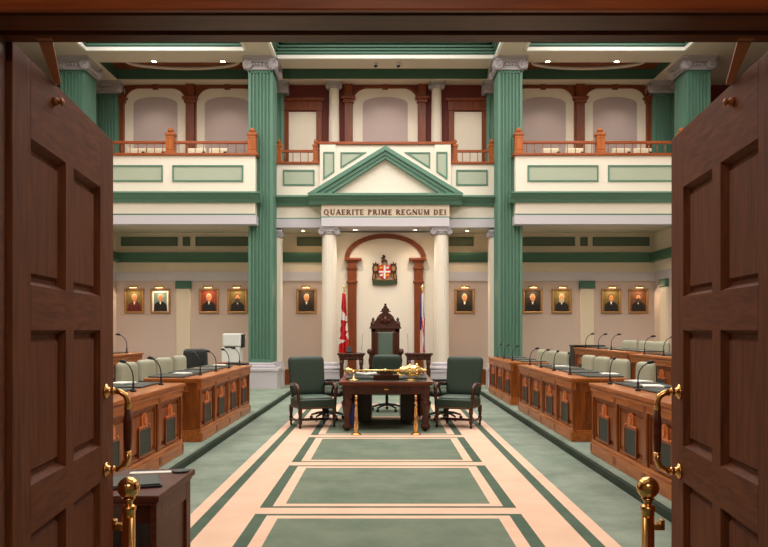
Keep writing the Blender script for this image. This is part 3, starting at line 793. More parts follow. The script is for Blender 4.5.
plist = [
 ('portrait of a person in a dark coat on olive, leftmost on the left wall', 134.5, 'bg_olive','jacket_red','hair_w',False,0,0),
 ('portrait of a person in a dark jacket on blue ground, beside the cream pilaster', 160.5, 'bg_blue','jacket','hair_w',False,0,1),
 ('portrait of a person in dark coat on deep red, right of left pilaster', 209, 'bg_red','jacket','hair_w',False,0,0),
 ('portrait of a moustached person, partly tucked behind the left green pillar', 237.5, 'bg_olive','jacket','hair_d',True,0,0),
 ('small dark portrait alone in the left wing of the portal', 306.5, 'bg_dark','jacket','hair_w',False,0,0),
 ('dark portrait of a white-haired person alone in the right wing of the portal', 464.5, 'bg_dark','jacket','hair_w',False,0,0),
 ('portrait partly hidden behind the right green pillar', 532.5, 'bg_dark','jacket','hair_w',False,0,0),
 ('portrait of a white-bearded person on golden ground, left of the right cream pilaster', 561.5, 'bg_olive','jacket','hair_w',True,0,0),
 ('portrait of a person with bow tie on green ground, right of the cream pilaster', 611, 'bg_olive','jacket','hair_d',False,0,0),
 ('portrait of a bearded person, rightmost beside the open door', 638, 'bg_brown','jacket','hair_d',True,0,0)]
for lb, px, bg, jk, hr, bd, sh, st in plist:
    portrait(lb, px2x(px,Pd), Pd, PZ if abs(px-384) > 100 else 2.37, .57, .70, bg, jk, hr, bd, sh, True, st)

# ------------------------------------------------------------------ coat of arms
t = thing('coat_of_arms', 'carved coat of arms with red shield and white cross on the throne wall', 'coat of arms', (-.02,AW-.003,2.78))
def ysl(mb, poly, d0, d1): mb.prism(poly, 'y', -d1, -d0)
def U(px, py): return ((px-270)/9.117/37.0, (400-py)/9.117/36.85)
def PP(*a): return [U(x,y) for x, y in a]
mb = MB(); ysl(mb, PP((160,400),(158,370),(175,360),(370,360),(388,372),(384,396),(330,404),(215,406)), 0, .07); mb.build('base_mound', 'arms_green', t, bevel=.006)
mb = MB(); mb.mi = 0; ysl(mb, PP((218,225),(325,225),(325,300),(312,330),(292,346),(270,352),(248,346),(228,330),(216,300)), 0, .08)
mb.mi = 1; ysl(mb, PP((262,226),(280,226),(280,348),(262,348)), .08, .088); ysl(mb, PP((218,276),(324,276),(324,292),(218,292)), .08, .0885)
for (x, y) in ((240,245),(300,245),(242,312),(300,312)):
    mb.mi = 2 if (x < 270) == (y < 270) else 1; ysl(mb, PP((x-14,y+12),(x-12,y-10),(x-4,y-4),(x+8,y-12),(x+14,y),(x+6,y+12)), .08, .09)
mb.build('shield', ['red','flag_white','flag_gold'], t)
for sgn, nm in ((-1,'l'),(1,'r')):
    def Q(*a): return [U(270+sgn*(x-270) if sgn > 0 else 270-(x-270), y) for x, y in a]
    mb = MB(); mb.mi = 0
    ysl(mb, Q((328,360),(330,300),(322,270),(330,235),(322,215),(328,205),(340,215),(350,190),(362,212),(378,200),(376,225),(384,250),(378,290),(384,330),(386,362),(360,362),(352,320),(346,362)), 0, .06)
    mb.mi = 1; ysl(mb, Q((334,268),(336,240),(350,228),(366,240),(370,268),(352,280)), .06, .075)
    ysl(mb, Q((332,350),(336,310),(346,300),(344,350)), .06, .072); ysl(mb, Q((362,352),(356,310),(368,300),(378,350)), .06, .072)
    mb.mi = 2; ysl(mb, Q((346,212),(350,196),(358,212)), .06, .07)
    mb.build('supporter', ['wood_dark','gilt','red'], t, bevel=.003)
mb = MB(); mb.mi = 0
ysl(mb, PP((245,205),(240,180),(262,176),(252,168),(238,165),(245,150),(252,152),(250,132),(262,128),(275,136),(280,150),(270,160),(272,172),(292,176),(296,205),(286,205),(282,190),(262,190),(256,205)), 0, .06)
mb.mi = 1; ysl(mb, PP((240,225),(240,208),(300,208),(300,225)), 0, .07); mb.build('elk_crest', ['wood_dark','gilt'], t, bevel=.003)
mb = MB(); ysl(mb, PP((190,362),(210,340),(235,352),(270,358),(305,352),(330,340),(350,362)), .06, .085); mb.build('motto_scroll', 'gilt', t, bevel=.004)

# ------------------------------------------------------------------ flags
def flag(label, x, y, colfn, w0, w1, mats, tilt):
    t = thing('flag_on_pole', label, 'flag', (x,y,.2))
    MB().lathe([(.14,0),(.14,.03),(.05,.06),(.03,.1),(.0,.1)], n=18).build('pole_base', 'brass', t)
    MB().tube([(0,0,.06),(tilt*.3,0,2.36)], .014, 8).build('pole', 'brass', t)
    mb = MB(); cx = tilt*.3
    mb.lathe([(.014,0),(.03,.03),(.012,.05),(.035,.1),(.0,.17)], (cx,0,2.34), 10); mb.box(cx-.045,cx+.045,-.01,.01,2.43,2.455); mb.build('finial', 'gold', t)
    nu, nv = 26, 60; mb = MB(); gr = []
    for j in range(nv+1):
        v_ = j/nv; z = 2.30-1.65*v_; w = w0+(w1-w0)*min(1,v_*1.5)**.8; row = []
        cxx = tilt*.3*(z/2.36)
        for i in range(nu+1):
            u = i/nu; a = u*PI*5+v_*1.0
            row.append(mb.v((cxx+(u-.5)*w+.012*math.sin(a*.7+3*v_), -.03-.05*min(1,v_*4+.15)*(math.sin(a)+.3*math.sin(2.3*a)), z-.04*u)))
        gr.append(row)
    for j in range(nv):
        for i in range(nu):
            mb.mi = colfn((i+.5)/nu, (j+.5)/nv); mb.f([gr[j][i],gr[j][i+1],gr[j+1][i+1],gr[j+1][i]], True)
    mb.build('cloth', mats, t)
    mb = MB(); mb.box(cx-w1/2,cx+w1/2,-.07,.0,.60,.66); mb.build('fringe', 'flag_gold', t)
    return t
def ca(u, v_):
    if v_ < .24+.1*u: return 0
    if v_ < .42: return 1
    if .42 <= v_ < .72:
        e = .25+.22*abs(((v_-.42)*14)%2-1)
        return 0 if abs(u-.55) < e and not (.5 < v_ < .56 and u > .7) else 1
    if v_ < .80-.1*u: return 1
    return 0
def nl_(u, v_):
    if u < .36 and v_ < .56: return 0
    if .66 < u < .84 and v_ < .36 and v_ > .12+(u-.66): return 0
    if u < .2: return 2
    if v_ > .36 and (abs(u-(.86-(v_-.36)*.75)) < .07 or abs(u-(.40+(v_-.45)*.7)) < .06): return 2
    return 1
flag('red and white maple leaf flag hanging left of the throne', px2x(343,19.72), 19.72, ca, .09, .23, ['red','flag_white'], .1)
flag('blue, white and red provincial flag hanging right of the throne', px2x(423.5,19.72), 19.72, nl_, .08, .20, ['blue','flag_white','red'], -.1)

# ------------------------------------------------------------------ throne and side tables
t = thing('throne', 'tall carved dark wood throne with green leather back', 'throne', (0,19.5,.2))
mb = MB()
for s in (-1,1):
    mb.box(s*.30-.055,s*.30+.055,-.05,.07,0,1.46)
    mb.lathe([(.05,1.46),(.075,1.5),(.055,1.56),(.03,1.58),(.045,1.62),(.0,1.68)], (s*.31,.0,0), 10)
mb.box(-.36,.36,-.05,.05,1.30,1.38); mb.box(-.40,.40,-.08,.07,1.38,1.43); mb.box(-.38,.38,-.06,.06,1.43,1.48)
mb.box(-.30,.30,-.03,.05,.35,.62)
mb.build('back_frame', 'wood_dark', t, bevel=.008)
mb = MB(); mb.prism([(-.31,1.48),(-.29,1.55),(-.24,1.60),(-.20,1.69),(-.14,1.75),(-.08,1.78),(-.07,1.81),(.07,1.81),(.08,1.78),(.14,1.75),(.20,1.69),(.24,1.60),(.29,1.55),(.31,1.48)], 'y', -.05, .04)
mb.box(-.13,.13,-.07,.05,1.80,1.83); mb.prism([(-.09,1.83),(-.1,1.88),(-.06,1.9),(-.04,1.96),(.04,1.96),(.06,1.9),(.1,1.88),(.09,1.83)], 'y', -.04, .03); mb.ball((0,0,1.99),.035,10)
for s in (-1,1):
    mb.ball((s*.17,-.05,1.64),.04,8); mb.ball((s*.09,-.05,1.58),.045,8)
mb.ball((0,-.05,1.60),.075,10,1.4)
mb.build('carved_crest', 'wood_dark', t, bevel=.004)
mb = MB(); mb.box(-.19,.19,-.08,-.02,.55,1.30); mb.build('back_cushion', 'leather_pale', t, bevel=.03, seg=3)
mb = MB()
for s in (-1,1): mb.box(min(s*.19,s*.26),max(s*.19,s*.26),-.06,.02,.6,1.3)
mb.build('inner_stile', 'wood_dark', t, bevel=.01)
MB().box(-.33,.33,-.55,.0,.38,.52).build('seat', 'leather_green', t, bevel=.04, seg=3)
MB().box(-.36,.36,-.57,.02,.26,.38).build('seat_frame', 'wood_dark', t, bevel=.01)
for s in (-1,1):
    mb = MB(); mb.tube([(s*.33,0,.85),(s*.36,-.2,.83),(s*.37,-.42,.80),(s*.38,-.52,.82)], [.04,.045,.05,.07], 10); mb.ball((s*.38,-.52,.82),.075,12); mb.lathe([(.045,.38),(.03,.45),(.05,.6),(.03,.7),(.045,.80)], (s*.37,-.48,0), 10)
    mb.build('armrest', 'wood_dark', t)
    MB().box(s*.31-.05,s*.31+.05,-.55,-.45,0,.28).build('leg', 'wood_dark', t, bevel=.015)
def side_table(label, x, y):
    t = thing('side_table', label, 'table', (x,y,.2)); 
    mb = MB(); mb.box(-.34,.34,-.2,.2,.74,.79); mb.box(-.31,.31,-.18,.18,.70,.74); mb.build('tabletop', 'wood_dark', t, bevel=.012)
    mb = MB(); mb.box(-.29,.29,-.16,.16,.62,.70)
    for k in range(7): mb.ball((-.24+.08*k,-.165,.66),.03,8)
    mb.build('carved_apron', 'wood_dark', t)
    for sx in (-1,1):
        for sy in (-1,1):
            MB().lathe([(.05,0),(.05,.05),(.03,.08),(.045,.2),(.055,.35),(.03,.45),(.05,.52),(.05,.62)], (sx*.24,sy*.12,0), 12).build('leg', 'wood_dark', t)
    return t
side_table('carved dark side table with black desk device, left of the throne', px2x(351.5,18.9), 18.9)
side_table('carved dark side table carrying one silver microphone, right of the throne', px2x(418.5,18.9), 18.9)
t = thing('desk_device', 'small black device on the carved table beside the red flag', 'desk device', (px2x(349,18.9),18.9,.99))
MB().box(-.06,.06,-.05,.05,0,.03).build('base', 'black', t, bevel=.01)
mb = MB(T=Matrix.Rotation(math.radians(-20),4,'X')); mb.box(-.07,.07,-.015,.015,.02,.16); mb.build('screen', 'black', t, bevel=.008)

def microphone(name='gooseneck_microphone'):
    pass
def make_mic(label, loc, rz, h=.30, reach=.14, mat='black', group=None):
    """gooseneck microphone; leans towards local +x"""
    t = thing('gooseneck_microphone', label, 'microphone', loc, rz, group)
    MB().lathe([(.030,0),(.030,.012),(.018,.02),(.012,.04),(.011,.09),(.006,.10),(0,.10)], n=12).build('base', mat, t)
    MB().tube([(0,0,.09),(.0,0,h*.5),(reach*.12,0,h*.7),(reach*.4,0,h*.88),(reach*.8,0,h*.99)], .0065, 7).build('gooseneck', mat, t)
    MB().tube([(reach*.72,0,h*.97),(reach*.85,0,h*1.0),(reach*1.1,0,h*1.02),(reach*1.3,0,h*1.0)], [.009,.018,.019,.008], 8).build('head', mat, t)
    return t
for s, nm, px, tx in ((-1,'left',361.7,2.7),(1,'right',408.3,-2.7)):
    t = thing('slender_microphone', 'thin silver microphone on the carved table %s of the throne' % nm, 'microphone', (px2x(px,18.8),18.8,.99))
    MB().lathe([(.035,0),(.03,.02),(.008,.03),(0,.03)], n=12).build('base', 'chrome', t)
    MB().tube([(0,0,.02),(-s*.01,0,.25),(-s*.02,0,.45),(-s*.06,0,.56)], .006, 6).build('stem', 'chrome', t)

# ------------------------------------------------------------------ member desks
def make_desk(label, s, lat, y0, n, mod, zb, depth=.70, h=.82, crest=True):
    """desk run along y, front facing the aisle at x = s*lat"""
    t = thing('member_desk', label, 'desk', (s*lat, y0, zb))
    S = Matrix.Diagonal((s,1,1,1)); L = n*mod
    def mk(): return MB(S.copy())
    mk().box(.047,depth,0.02,L-.02,.1,h-.06).build('carcass', 'wood_orange', t)
    mb = mk(); mb.box(-.035,depth+.02,-.03,L+.03,h-.035,h); mb.box(-.015,depth,-.015,L+.015,h-.06,h-.035); mb.build('worktop', 'wood_orange_y', t, bevel=.006)
    mb = mk(); mb.box(-.01,.04,0,L,h-.15,h-.06); mb.box(-.02,.04,-.01,L+.01,h-.085,h-.06); mb.build('top_rail', 'wood_orange_y', t, bevel=.006)
    mb = mk(); mb.box(-.02,.04,-.01,L+.01,0,.13); mb.box(-.01,.04,0,L,.13,.17); mb.box(.04,depth,-.01,.04,0,.15); mb.box(.04,depth,L-.04,L+.01,0,.15); mb.build('base_moulding', 'wood_orange_y', t, bevel=.008)
    for k in range(n+1):
        w = .055; c = k*mod; a = max(0,c-w); b = min(L,c+w)
        mb = mk(); mb.box(-.004,.048,a,b,.17,h-.15); mb.box(-.008,0,a+.02,b-.02,.22,h-.2); mb.box(-.014,.0,a+.012,b-.012,h-.145,h-.09); mb.box(-.026,.0,a+.012,b-.012,.03,.11); mb.build('stile', 'wood_orange', t, bevel=.004)
    # end panels
    for ye, sg in ((0,-1),(L,1)):
        mb = mk(); y1, y2 = sorted((ye, ye-sg*.03))
        mb.box(.04,.16,y1,y2,.15,h-.06); mb.box(depth-.1,depth,y1,y2,.15,h-.06); mb.box(.16,depth-.1,y1,y2,.15,.24); mb.box(.16,depth-.1,y1,y2,h-.17,h-.06)
        y3, y4 = sorted((ye+sg*.006, ye-sg*.02)); mb.box(.14,depth-.08,y3,y4,.235,.25); mb.box(.14,depth-.08,y3,y4,h-.18,h-.165)
        mb.build('end_panel', 'wood_orange', t, bevel=.004)
    for k in range(n):
        c = (k+.5)*mod; hw = mod/2-.055
        mb = mk(); mb.frame_yz(.014,.044,c-hw+.004,c+hw-.004,.174,h-.154,.03); mb.frame_yz(.028,.044,c-hw+.034,c+hw-.034,.204,h-.184,.014); mb.box(.036,.048,c-hw+.004,c+hw-.004,.174,h-.154); mb.box(.02,.04,c-hw+.075,c+hw-.075,.245,h-.225)
        p = mb.build('front_panel', 'wood_orange', t, bevel=.003)
        if crest:
            mb = mk(); mb.frame_yz(.0,.022,c-.19,c+.19,.19,.475,.02); mb.mi = 1; mb.box(.006,.022,c-.172,c+.172,.21,.455); mb.build('speaker_grille', ['wood_brown','grille'], p, 'dark cloth grille')
            mb = mk(); q = []
            for i in range(11):
                a = PI*i/10; q.append((c+.085*math.cos(a), .545+.075*math.sin(a)))
            q += [(c-.085,.50),(c-.11,.475),(c+.11,.475),(c+.085,.50)]
            mb.prism(q, 'x', .004, .022)
            mb.prism([(c-.04,.575),(c+.04,.575),(c+.04,.53),(c,.495),(c-.04,.53)], 'x', -.006, .004)
            mb.prism([(c-.025,.585),(c-.03,.605),(c,.598),(c+.03,.605),(c+.025,.585)], 'x', -.004, .006)
            for sg in (-1,1): mb.ball((.012,c+sg*.15,.485),.016,8)
            mb.build('carved_crest', 'crest_wood', p, 'burnished carved crest', bevel=.003)
    return t
DZ = .11; DT = DZ+.82
MODL = .91
blocks = []  # (side, name, y0, n, mod)
make_desk('long orange oak desk of four crested panels, far left, facing the aisle', -1, 2.40, 9.92, 4, MODL, DZ)
make_desk('nearest left oak desk, partly hidden behind the left door', -1, 2.40, 5.35, 4, .92, DZ)
make_desk('three-panel oak desk farthest away on the right, beside the green pillar', 1, 2.40, 14.75, 3, 1.02, DZ)
make_desk('middle right oak desk with four crested panels', 1, 2.40, 9.95, 4, .98, DZ)
make_desk('nearest right oak desk, partly hidden behind the right door and its handle', 1, 2.40, 5.35, 4, .92, DZ)
make_desk('back row oak desk on the left rear tier', -1, 4.34, 9.7, 4, 1.0, .33)
make_desk('back row oak desk on the right rear tier, far section', 1, 4.34, 13.85, 4, .96, .33)
make_desk('back row oak desk on the right rear tier, near section', 1, 4.34, 9.7, 4, 1.0, .31)
t = thing('equipment_cabinet', 'black cabinet at the far end of the right back row desk', 'cabinet', (4.55,17.95,.33))
MB().box(-.2,.5,-.15,.25,0,.84).build('body', 'black', t, bevel=.01); MB().box(-.22,.52,-.17,.27,.84,.87).build('top', 'black', t, bevel=.008)

ordn = ['nearest','second','third','fourth','fifth','sixth','seventh','eighth']
# microphones on the front desks
micR = [(638,393),(610,386.8),(570,0),(554,0),(541,0),(530,0),(512.5,0),(504,0),(497.7,0)]
nR = ['right-hand microphone on the nearest right desk, next to the door handle','black microphone at the far end of the nearest right desk',
      'microphone at the near end of the middle right desk','second microphone from the near end of the middle right desk','third microphone from the near end of the middle right desk','microphone at the far end of the middle right desk',
      'nearest microphone on the farthest right desk','middle microphone on the farthest right desk','last microphone on the farthest right desk']
for (px, _), lb, az in zip(micR, nR, (0,.9,1.45,.9,.3,.1,.5,.6,.8)):
    d = 2.585*772/(px-384); make_mic(lb, (2.55,d,DT), az, .29, .13)
nL = ['microphone on the nearest left desk, just right of the door edge','microphone at the far end of the nearest left desk','microphone at the near end of the far left desk',
      'second microphone on the far left desk, from its near end','third microphone on the far left desk, from its near end','microphone at the far end of the far left desk, by the pillar']
for px, lb in zip((133.3,161,200.3,216,229,239.5), nL):
    d = 2.515*772/(384-px); make_mic(lb, (-2.55,d,DT), PI-random.uniform(.1,.9), .30, .13)
for px, lb in ((586,'far-left microphone on the right back row desk'),(598.7,'second microphone along the right back row desk'),(611.5,'third microphone along the right back row desk'),(644.8,'microphone before the grey seats of the right back row'),(664,'back row microphone touching the edge of the right door')):
    d = 4.55*772/(px-384); make_mic(lb, (4.51,d,(.33+.82) if d > 13.8 else .31+.82), random.uniform(-.3,.3), .31, .15)
make_mic('single microphone on the left back row desk', (-4.5, 13.4, .33+.82), PI, .32, .15)

# writing pads and papers on desks
pad = None
def desk_pad(label, s, x, y, z, group):
    global pad
    if pad is None:
        pad = thing('writing_pad', label, 'desk pad', (x,y,z), 0, group)
        MB().box(-.24,.24,-.36,.36,0,.018).build('leather_board', 'pad', pad, bevel=.006)
        MB().box(-.215,-.205,-.34,.34,.018,.021).build('edge_strip', 'leather_dark', pad)
        return pad
    return dup(pad, (x,y,z), 0, label, group)
runs = [(-1,9.92,4,MODL,2.4,DT,'far left front desk'),(-1,5.35,4,.92,2.4,DT,'nearest left desk'),(1,14.75,3,1.02,2.4,DT,'farthest right front desk'),(1,9.95,4,.98,2.4,DT,'middle right desk'),(1,5.35,4,.92,2.4,DT,'nearest right desk'),
        (1,13.85,4,.96,4.34,.33+.82,'right back row far section'),(1,9.8,4,1.0,4.34,.31+.82,'right back row near section'),(-1,9.7,4,1.0,4.34,.33+.82,'left back row desk')]
for s, y0, n, mod, lat, zt, nm in runs:
    for k in range(n):
        desk_pad('dark leather writing pad on the %s, %s from the door end' % (nm, ordn[k]), s, s*(lat+.46), y0+(k+.5)*mod, zt+.001, 'writing pads on the '+nm)
pp = [(-2.95,8.6,'white papers on the nearest left desk, between its two microphones'),(-2.78,10.5,'white papers at the near end of the far left desk'),(-2.8,13.0,'white papers at the far end of the far left desk'),
      (2.8,8.15,'white papers on the nearest right desk beside its pads'),(3.0,10.4,'white papers near the grey chair on the middle right desk'),(2.85,12.6,'white papers toward the far end of the middle right desk'),(2.9,8.9,'loose sheets at the far end of the nearest right desk')]
for x, y, lb in pp:
    t = thing('paper_stack', lb, 'papers', (x,y,DT+.022), random.uniform(-.3,.3))
    MB().box(-.10,.10,-.14,.14,0,.012).build('sheets', 'paper', t)
    MB(Matrix.Rotation(.12,4,'Z')).box(-.10,.10,-.14,.14,.012,.016).build('top_sheet', 'paper', t)

# ------------------------------------------------------------------ swivel chairs
def rounded_pad(mb, x0, x1, y0, y1, z0, z1, bow=.0, nx=4, nz=4, taper=1.0):
    """cushion control cage for subsurf; thickness along y, bowed in y over x"""
    pts = {}
    for i in range(nx+1):
        for k in range(nz+1):
            u = i/nx*2-1; w = k/nz
            tp = 1-(1-taper)*w
            x = (x0+x1)/2+(x1-x0)/2*u*tp; z = z0+(z1-z0)*w
            yb = bow*u*u
            pts[i,k,0] = mb.v((x,y0+yb,z)); pts[i,k,1] = mb.v((x,y1+yb,z))
    for i in range(nx):
        for k in range(nz):
            mb.f([pts[i,k,0],pts[i+1,k,0],pts[i+1,k+1,0],pts[i,k+1,0]]); mb.f([pts[i,k+1,1],pts[i+1,k+1,1],pts[i+1,k,1],pts[i,k,1]])
    for i in range(nx):
        mb.f([pts[i,0,1],pts[i+1,0,1],pts[i+1,0,0],pts[i,0,0]]); mb.f([pts[i,nz,0],pts[i+1,nz,0],pts[i+1,nz,1],pts[i,nz,1]])
    for k in range(nz):
        mb.f([pts[0,k,0],pts[0,k+1,0],pts[0,k+1,1],pts[0,k,1]]); mb.f([pts[nx,k,1],pts[nx,k+1,1],pts[nx,k+1,0],pts[nx,k,0]])
    return mb
def make_swivel(label, mat, loc, rz, wide=.50, top=1.0, group=None, cat='chair', edge=None):
    """faces local -y"""
    t = thing('swivel_chair', label, cat, loc, rz, group)
    h = top-.52
    rounded_pad(MB(), -wide/2,wide/2,.17,.29,.52,top,-.05,4,4,.92).build('backrest', mat, t, sub=2)
    rounded_pad(MB(), -wide/2+.02,wide/2-.02,.28,.31,.56,top-.03,-.05,4,4,.92).build('back_shell', edge or 'leather_dark', t, sub=2)
    rounded_pad(MB(Matrix.Translation((0,-.08,.46)) @ Matrix.Rotation(PI/2,4,'X')), -wide/2,wide/2,-.05,.06,-.25,.27,0,4,4).build('seat', mat, t, sub=2)
    for s in (-1,1):
        MB().tube([(s*(wide/2-.02),.2,.62),(s*(wide/2+.04),.12,.66),(s*(wide/2+.04),-.18,.66),(s*(wide/2+.03),-.22,.60),(s*(wide/2-.04),-.15,.44)], [.018,.024,.026,.02,.016], 8).build('armrest', 'black', t)
    MB().lathe([(.03,.10),(.03,.28),(.022,.28),(.022,.42),(.09,.43),(.09,.45)], n=14).build('pillar', 'black', t)
    mb = MB()
    for k in range(5):
        a = 2*PI*k/5+.3; c, s_ = math.cos(a), math.sin(a)
        mb.tube([(0,0,.13),(c*.15,s_*.15,.12),(c*.29,s_*.29,.08)], [.028,.022,.016], 8); mb.ball((c*.29,s_*.29,.035),.032,8)
    mb.build('star_base', 'black', t)
    return t
chL = [(124.7,'grey chair at the left front desk, closest to the door edge'),(144,'grey chair at the left front desk, second from the door edge'),(161.8,'grey chair at the left front desk, third from the door edge'),(178.5,'grey chair at the left front desk, in front of the dark chair')]
ch0 = None
for px, lb in chL:
    d = 3.66*772/(384-px)
    if ch0 is None: ch0 = make_swivel(lb, 'chair_grey', (-3.50,d,DZ), PI/2-.28, .47, .99)
    else: dup(ch0, (-3.50,d,DZ), PI/2-.28+random.uniform(-.12,.12), lb)
chR = [(647.7,'largest grey chair at the right desks, behind the desk gap near the door handle'),(623,'grey chair at the middle right desk, second from its near end'),(604.5,'grey chair at the middle right desk, third from its near end'),(590.5,'grey chair at the middle right desk, at its far end'),
       (564,'grey chair at the farthest right desk, nearest of its three'),(555,'grey chair at the farthest right desk, middle of its three'),(545,'grey chair at the farthest right desk, closest to the green pillar')]
for px, lb in chR:
    d = 3.74*772/(px-384); dup(ch0, (3.50,d,DZ), -(PI/2-.28)+random.uniform(-.12,.12), lb)
for px, lb in ((633,'leftmost grey chair visible in the right back row'),(650,'middle grey chair visible in the right back row'),(664,'grey back row chair cut off by the right door')):
    d = 5.72*772/(px-384); dup(ch0, (5.48,d,.33), -(PI/2-.5), lb)
make_swivel('large dark grey chair with curved back behind the left desk, facing out', 'leather_dark', (-3.72,14.9,DZ), .0, .52, 1.08)
make_swivel('low black chair half hidden behind two grey chairs on the left', 'black', (-4.15,14.3,DZ), .25, .56, .92)

# photocopier on black cart
t = thing('office_cart', 'low black cart under the white photocopier', 'cart', (px2x(234,18.2),18.2,DZ))
mb = MB(); mb.box(-.32,.32,-.25,.25,.62,.66); mb.box(-.3,.3,-.23,.23,.12,.15); mb.build('shelves', 'black', t, bevel=.008)
for sx in (-1,1):
    for sy in (-1,1): MB().box(sx*.28-.02,sx*.28+.02,sy*.21-.02,sy*.21+.02,0,.62).build('leg', 'black', t)
MB().box(-.34,-.1,-.27,-.02,.66,.68).build('tray', 'wood_orange_y', t)
t = thing('photocopier', 'white photocopier standing beside the left green pillar', 'photocopier', (px2x(233,18.2),18.2,DZ+.68))
MB().box(-.23,.2,-.2,.2,0,.36).build('body', 'copier', t, bevel=.015)
MB().box(-.21,.22,-.21,.2,.37,.68).build('scanner', 'copier', t, bevel=.03)
MB().box(-.15,.1,-.215,-.19,.345,.375).build('paper_slot', 'black', t)
MB().box(.2,.27,-.15,.1,.35,.66).build('side_unit', 'black', t, bevel=.01)

# ------------------------------------------------------------------ clerks' table
TY0, TY1 = 11.72, 13.9
t = thing('clerks_table', 'large dark mahogany table in the middle of the aisle', 'table', (0,TY0,0))
LT = TY1-TY0
mb = MB(); mb.box(-.725,.725,0,LT,.73,.765); mb.box(-.70,.70,.02,LT-.02,.705,.73); mb.build('tabletop', 'wood_table', t, bevel=.008)
MB().box(-.6,.6,.1,LT-.1,.765,.768).build('leather_inset', 'leather_green', t)
mb = MB(); mb.box(-.66,.66,.05,LT-.05,.57,.71); mb.build('apron', 'wood_dark', t, bevel=.005)
mb = MB(); mb.frame_xz(.035,.05,-.28,.28,.585,.695,.012); mb.build('drawer', 'wood_dark', t, bevel=.003)
MB().box(-.035,.035,.025,.037,.635,.655).build('brass_plate', 'brass', t, bevel=.003)
for sx in (-1,1):
    for y in (.13, LT-.13):
        mb = MB(); c = (sx*.60,y,0)
        mb.box(sx*.60-.065,sx*.60+.065,y-.065,y+.065,.50,.70)
        mb.lathe([(.05,.02),(.075,.05),(.075,.09),(.04,.12),(.06,.16),(.045,.2),(.055,.26),(.08,.38),(.09,.44),(.06,.48),(.07,.50)], c, 16); mb.ball((sx*.60,y,.035),.035,10)
        mb.build('leg', 'wood_dark', t)
for sx in (-1,1):
    mb = MB(); mb.box(sx*.36-.12,sx*.36+.12,.8,LT-.3,.06,.58); mb.build('pedestal', 'wood_shaded', t, bevel=.01)  # near-black colour stands in for shade beneath the tabletop
t = thing('recycling_bin', 'blue bin under the left end of the big table', 'bin', (-.56,12.3,0))
mb = MB(); mb.hexa([(-.08,-.12,0),(.08,-.12,0),(.08,.12,0),(-.08,.12,0)],[(-.1,-.15,.34),(.1,-.15,.34),(.1,.15,.34),(-.1,.15,.34)]); mb.build('body', 'bin_blue', t, bevel=.01)
MB().frame_yz(-.11,.11,-.16,.16,.33,.36,.012).build('rim', 'bin_blue', t)
# mace and its stands
TZ = .768
for x, nm in ((px2x(353.5,11.95),'left'),(px2x(411,11.95),'right')):
    t = thing('mace_stand', 'brass stand holding the mace, %s one of the two' % nm, 'stand', (x,11.97,TZ))
    MB().lathe([(.085,0),(.085,.012),(.04,.022),(.015,.04),(.012,.11),(.0,.11)], n=20).build('base', 'gold', t)
    MB().tube([(0,-.06,.15),(0,-.04,.12),(0,0,.105),(0,.04,.12),(0,.06,.15)], .009, 8).build('cradle', 'gold', t)
t = thing('ceremonial_mace', 'long gilded mace lying across the front of the big table', 'mace', (0,11.97,TZ+.155))
RY = Matrix.Rotation(PI/2,4,'Y')
x0, x1 = px2x(350,11.97), px2x(400,11.97)
MB().lathe([(.016,0),(.016,(x1-x0)*.3),(.026,(x1-x0)*.31),(.026,(x1-x0)*.34),(.016,(x1-x0)*.35),(.017,(x1-x0)*.68),(.028,(x1-x0)*.69),(.028,(x1-x0)*.72),(.017,(x1-x0)*.73),(.018,x1-x0)], (x0,0,0), 14, RY).build('shaft', 'gold', t)
MB().lathe([(0,-.09),(.03,-.07),(.05,-.035),(.045,-.01),(.03,.01),(.03,.03),(.016,.04)], (x0,0,0), 14, RY).build('foot_knop', 'gold', t)
mb = MB(); mb.lathe([(.018,-.02),(.05,0),(.06,.03),(.045,.05),(.07,.08),(.085,.13),(.085,.22),(.095,.25),(.09,.28),(.06,.30),(.05,.33),(.02,.36),(.03,.40),(0,.43)], (x1,0,0), 20, RY)
for k in range(12):
    a = 2*PI*k/12; mb.ball((x1+.26,.095*math.cos(a),.095*math.sin(a)),.02,8); mb.ball((x1+.15,.083*math.cos(a),.083*math.sin(a)),.02,8)
mb.build('crown_head', 'gold', t)
# things on the table
for x, y, lb in ((-.42,12.5,'black desk pad on the big table, front left'),(.42,12.5,'black desk pad on the big table, front right'),(-.42,13.4,'black desk pad on the big table, rear left'),(.42,13.4,'black desk pad on the big table, rear right')):
    t = thing('desk_pad', lb, 'desk pad', (x,y,TZ)); MB().box(-.22,.22,-.3,.3,0,.03).build('board', 'pad', t, bevel=.008); MB().box(-.16,.16,-.22,.22,.03,.036).build('blotter', 'leather_dark', t)
t = thing('document_box', 'small dark wooden box at the front middle of the big table', 'box', (0,12.12,TZ))
MB().box(-.2,.2,-.1,.12,0,.085).build('body', 'wood_dark', t, bevel=.008); MB().box(-.1,.1,-.05,.08,.085,.16).build('raised_lid', 'wood_dark', t, bevel=.006)
t = thing('open_book', 'open white book on the left of the big table behind the mace', 'book', (-.33,12.9,TZ+.037), .1)
for s in (-1,1): MB(Matrix.Rotation(-s*.12,4,'Y')).box(min(0,s*.17),max(0,s*.17),-.13,.13,0,.02).build('page_block', 'paper', t)
for x, y, lb in ((-.05,13.0,'small pale drinking glass in the middle of the big table, left of its twin'),(.03,13.02,'small pale drinking glass in the middle of the big table, right of its twin')):
    t = thing('drinking_glass', lb, 'glass', (x,y,TZ)); MB().lathe([(.03,0),(.036,.1),(.033,.1),(.027,.01),(0,.01)], n=16).build('bowl', 'paper', t)
t = thing('inkstand', 'gilded inkstand with scroll handle on the right of the big table', 'inkstand', (.30,12.95,TZ))
MB().box(-.13,.13,-.08,.08,.0,.03).build('tray', 'gold', t, bevel=.008)
mb = MB()
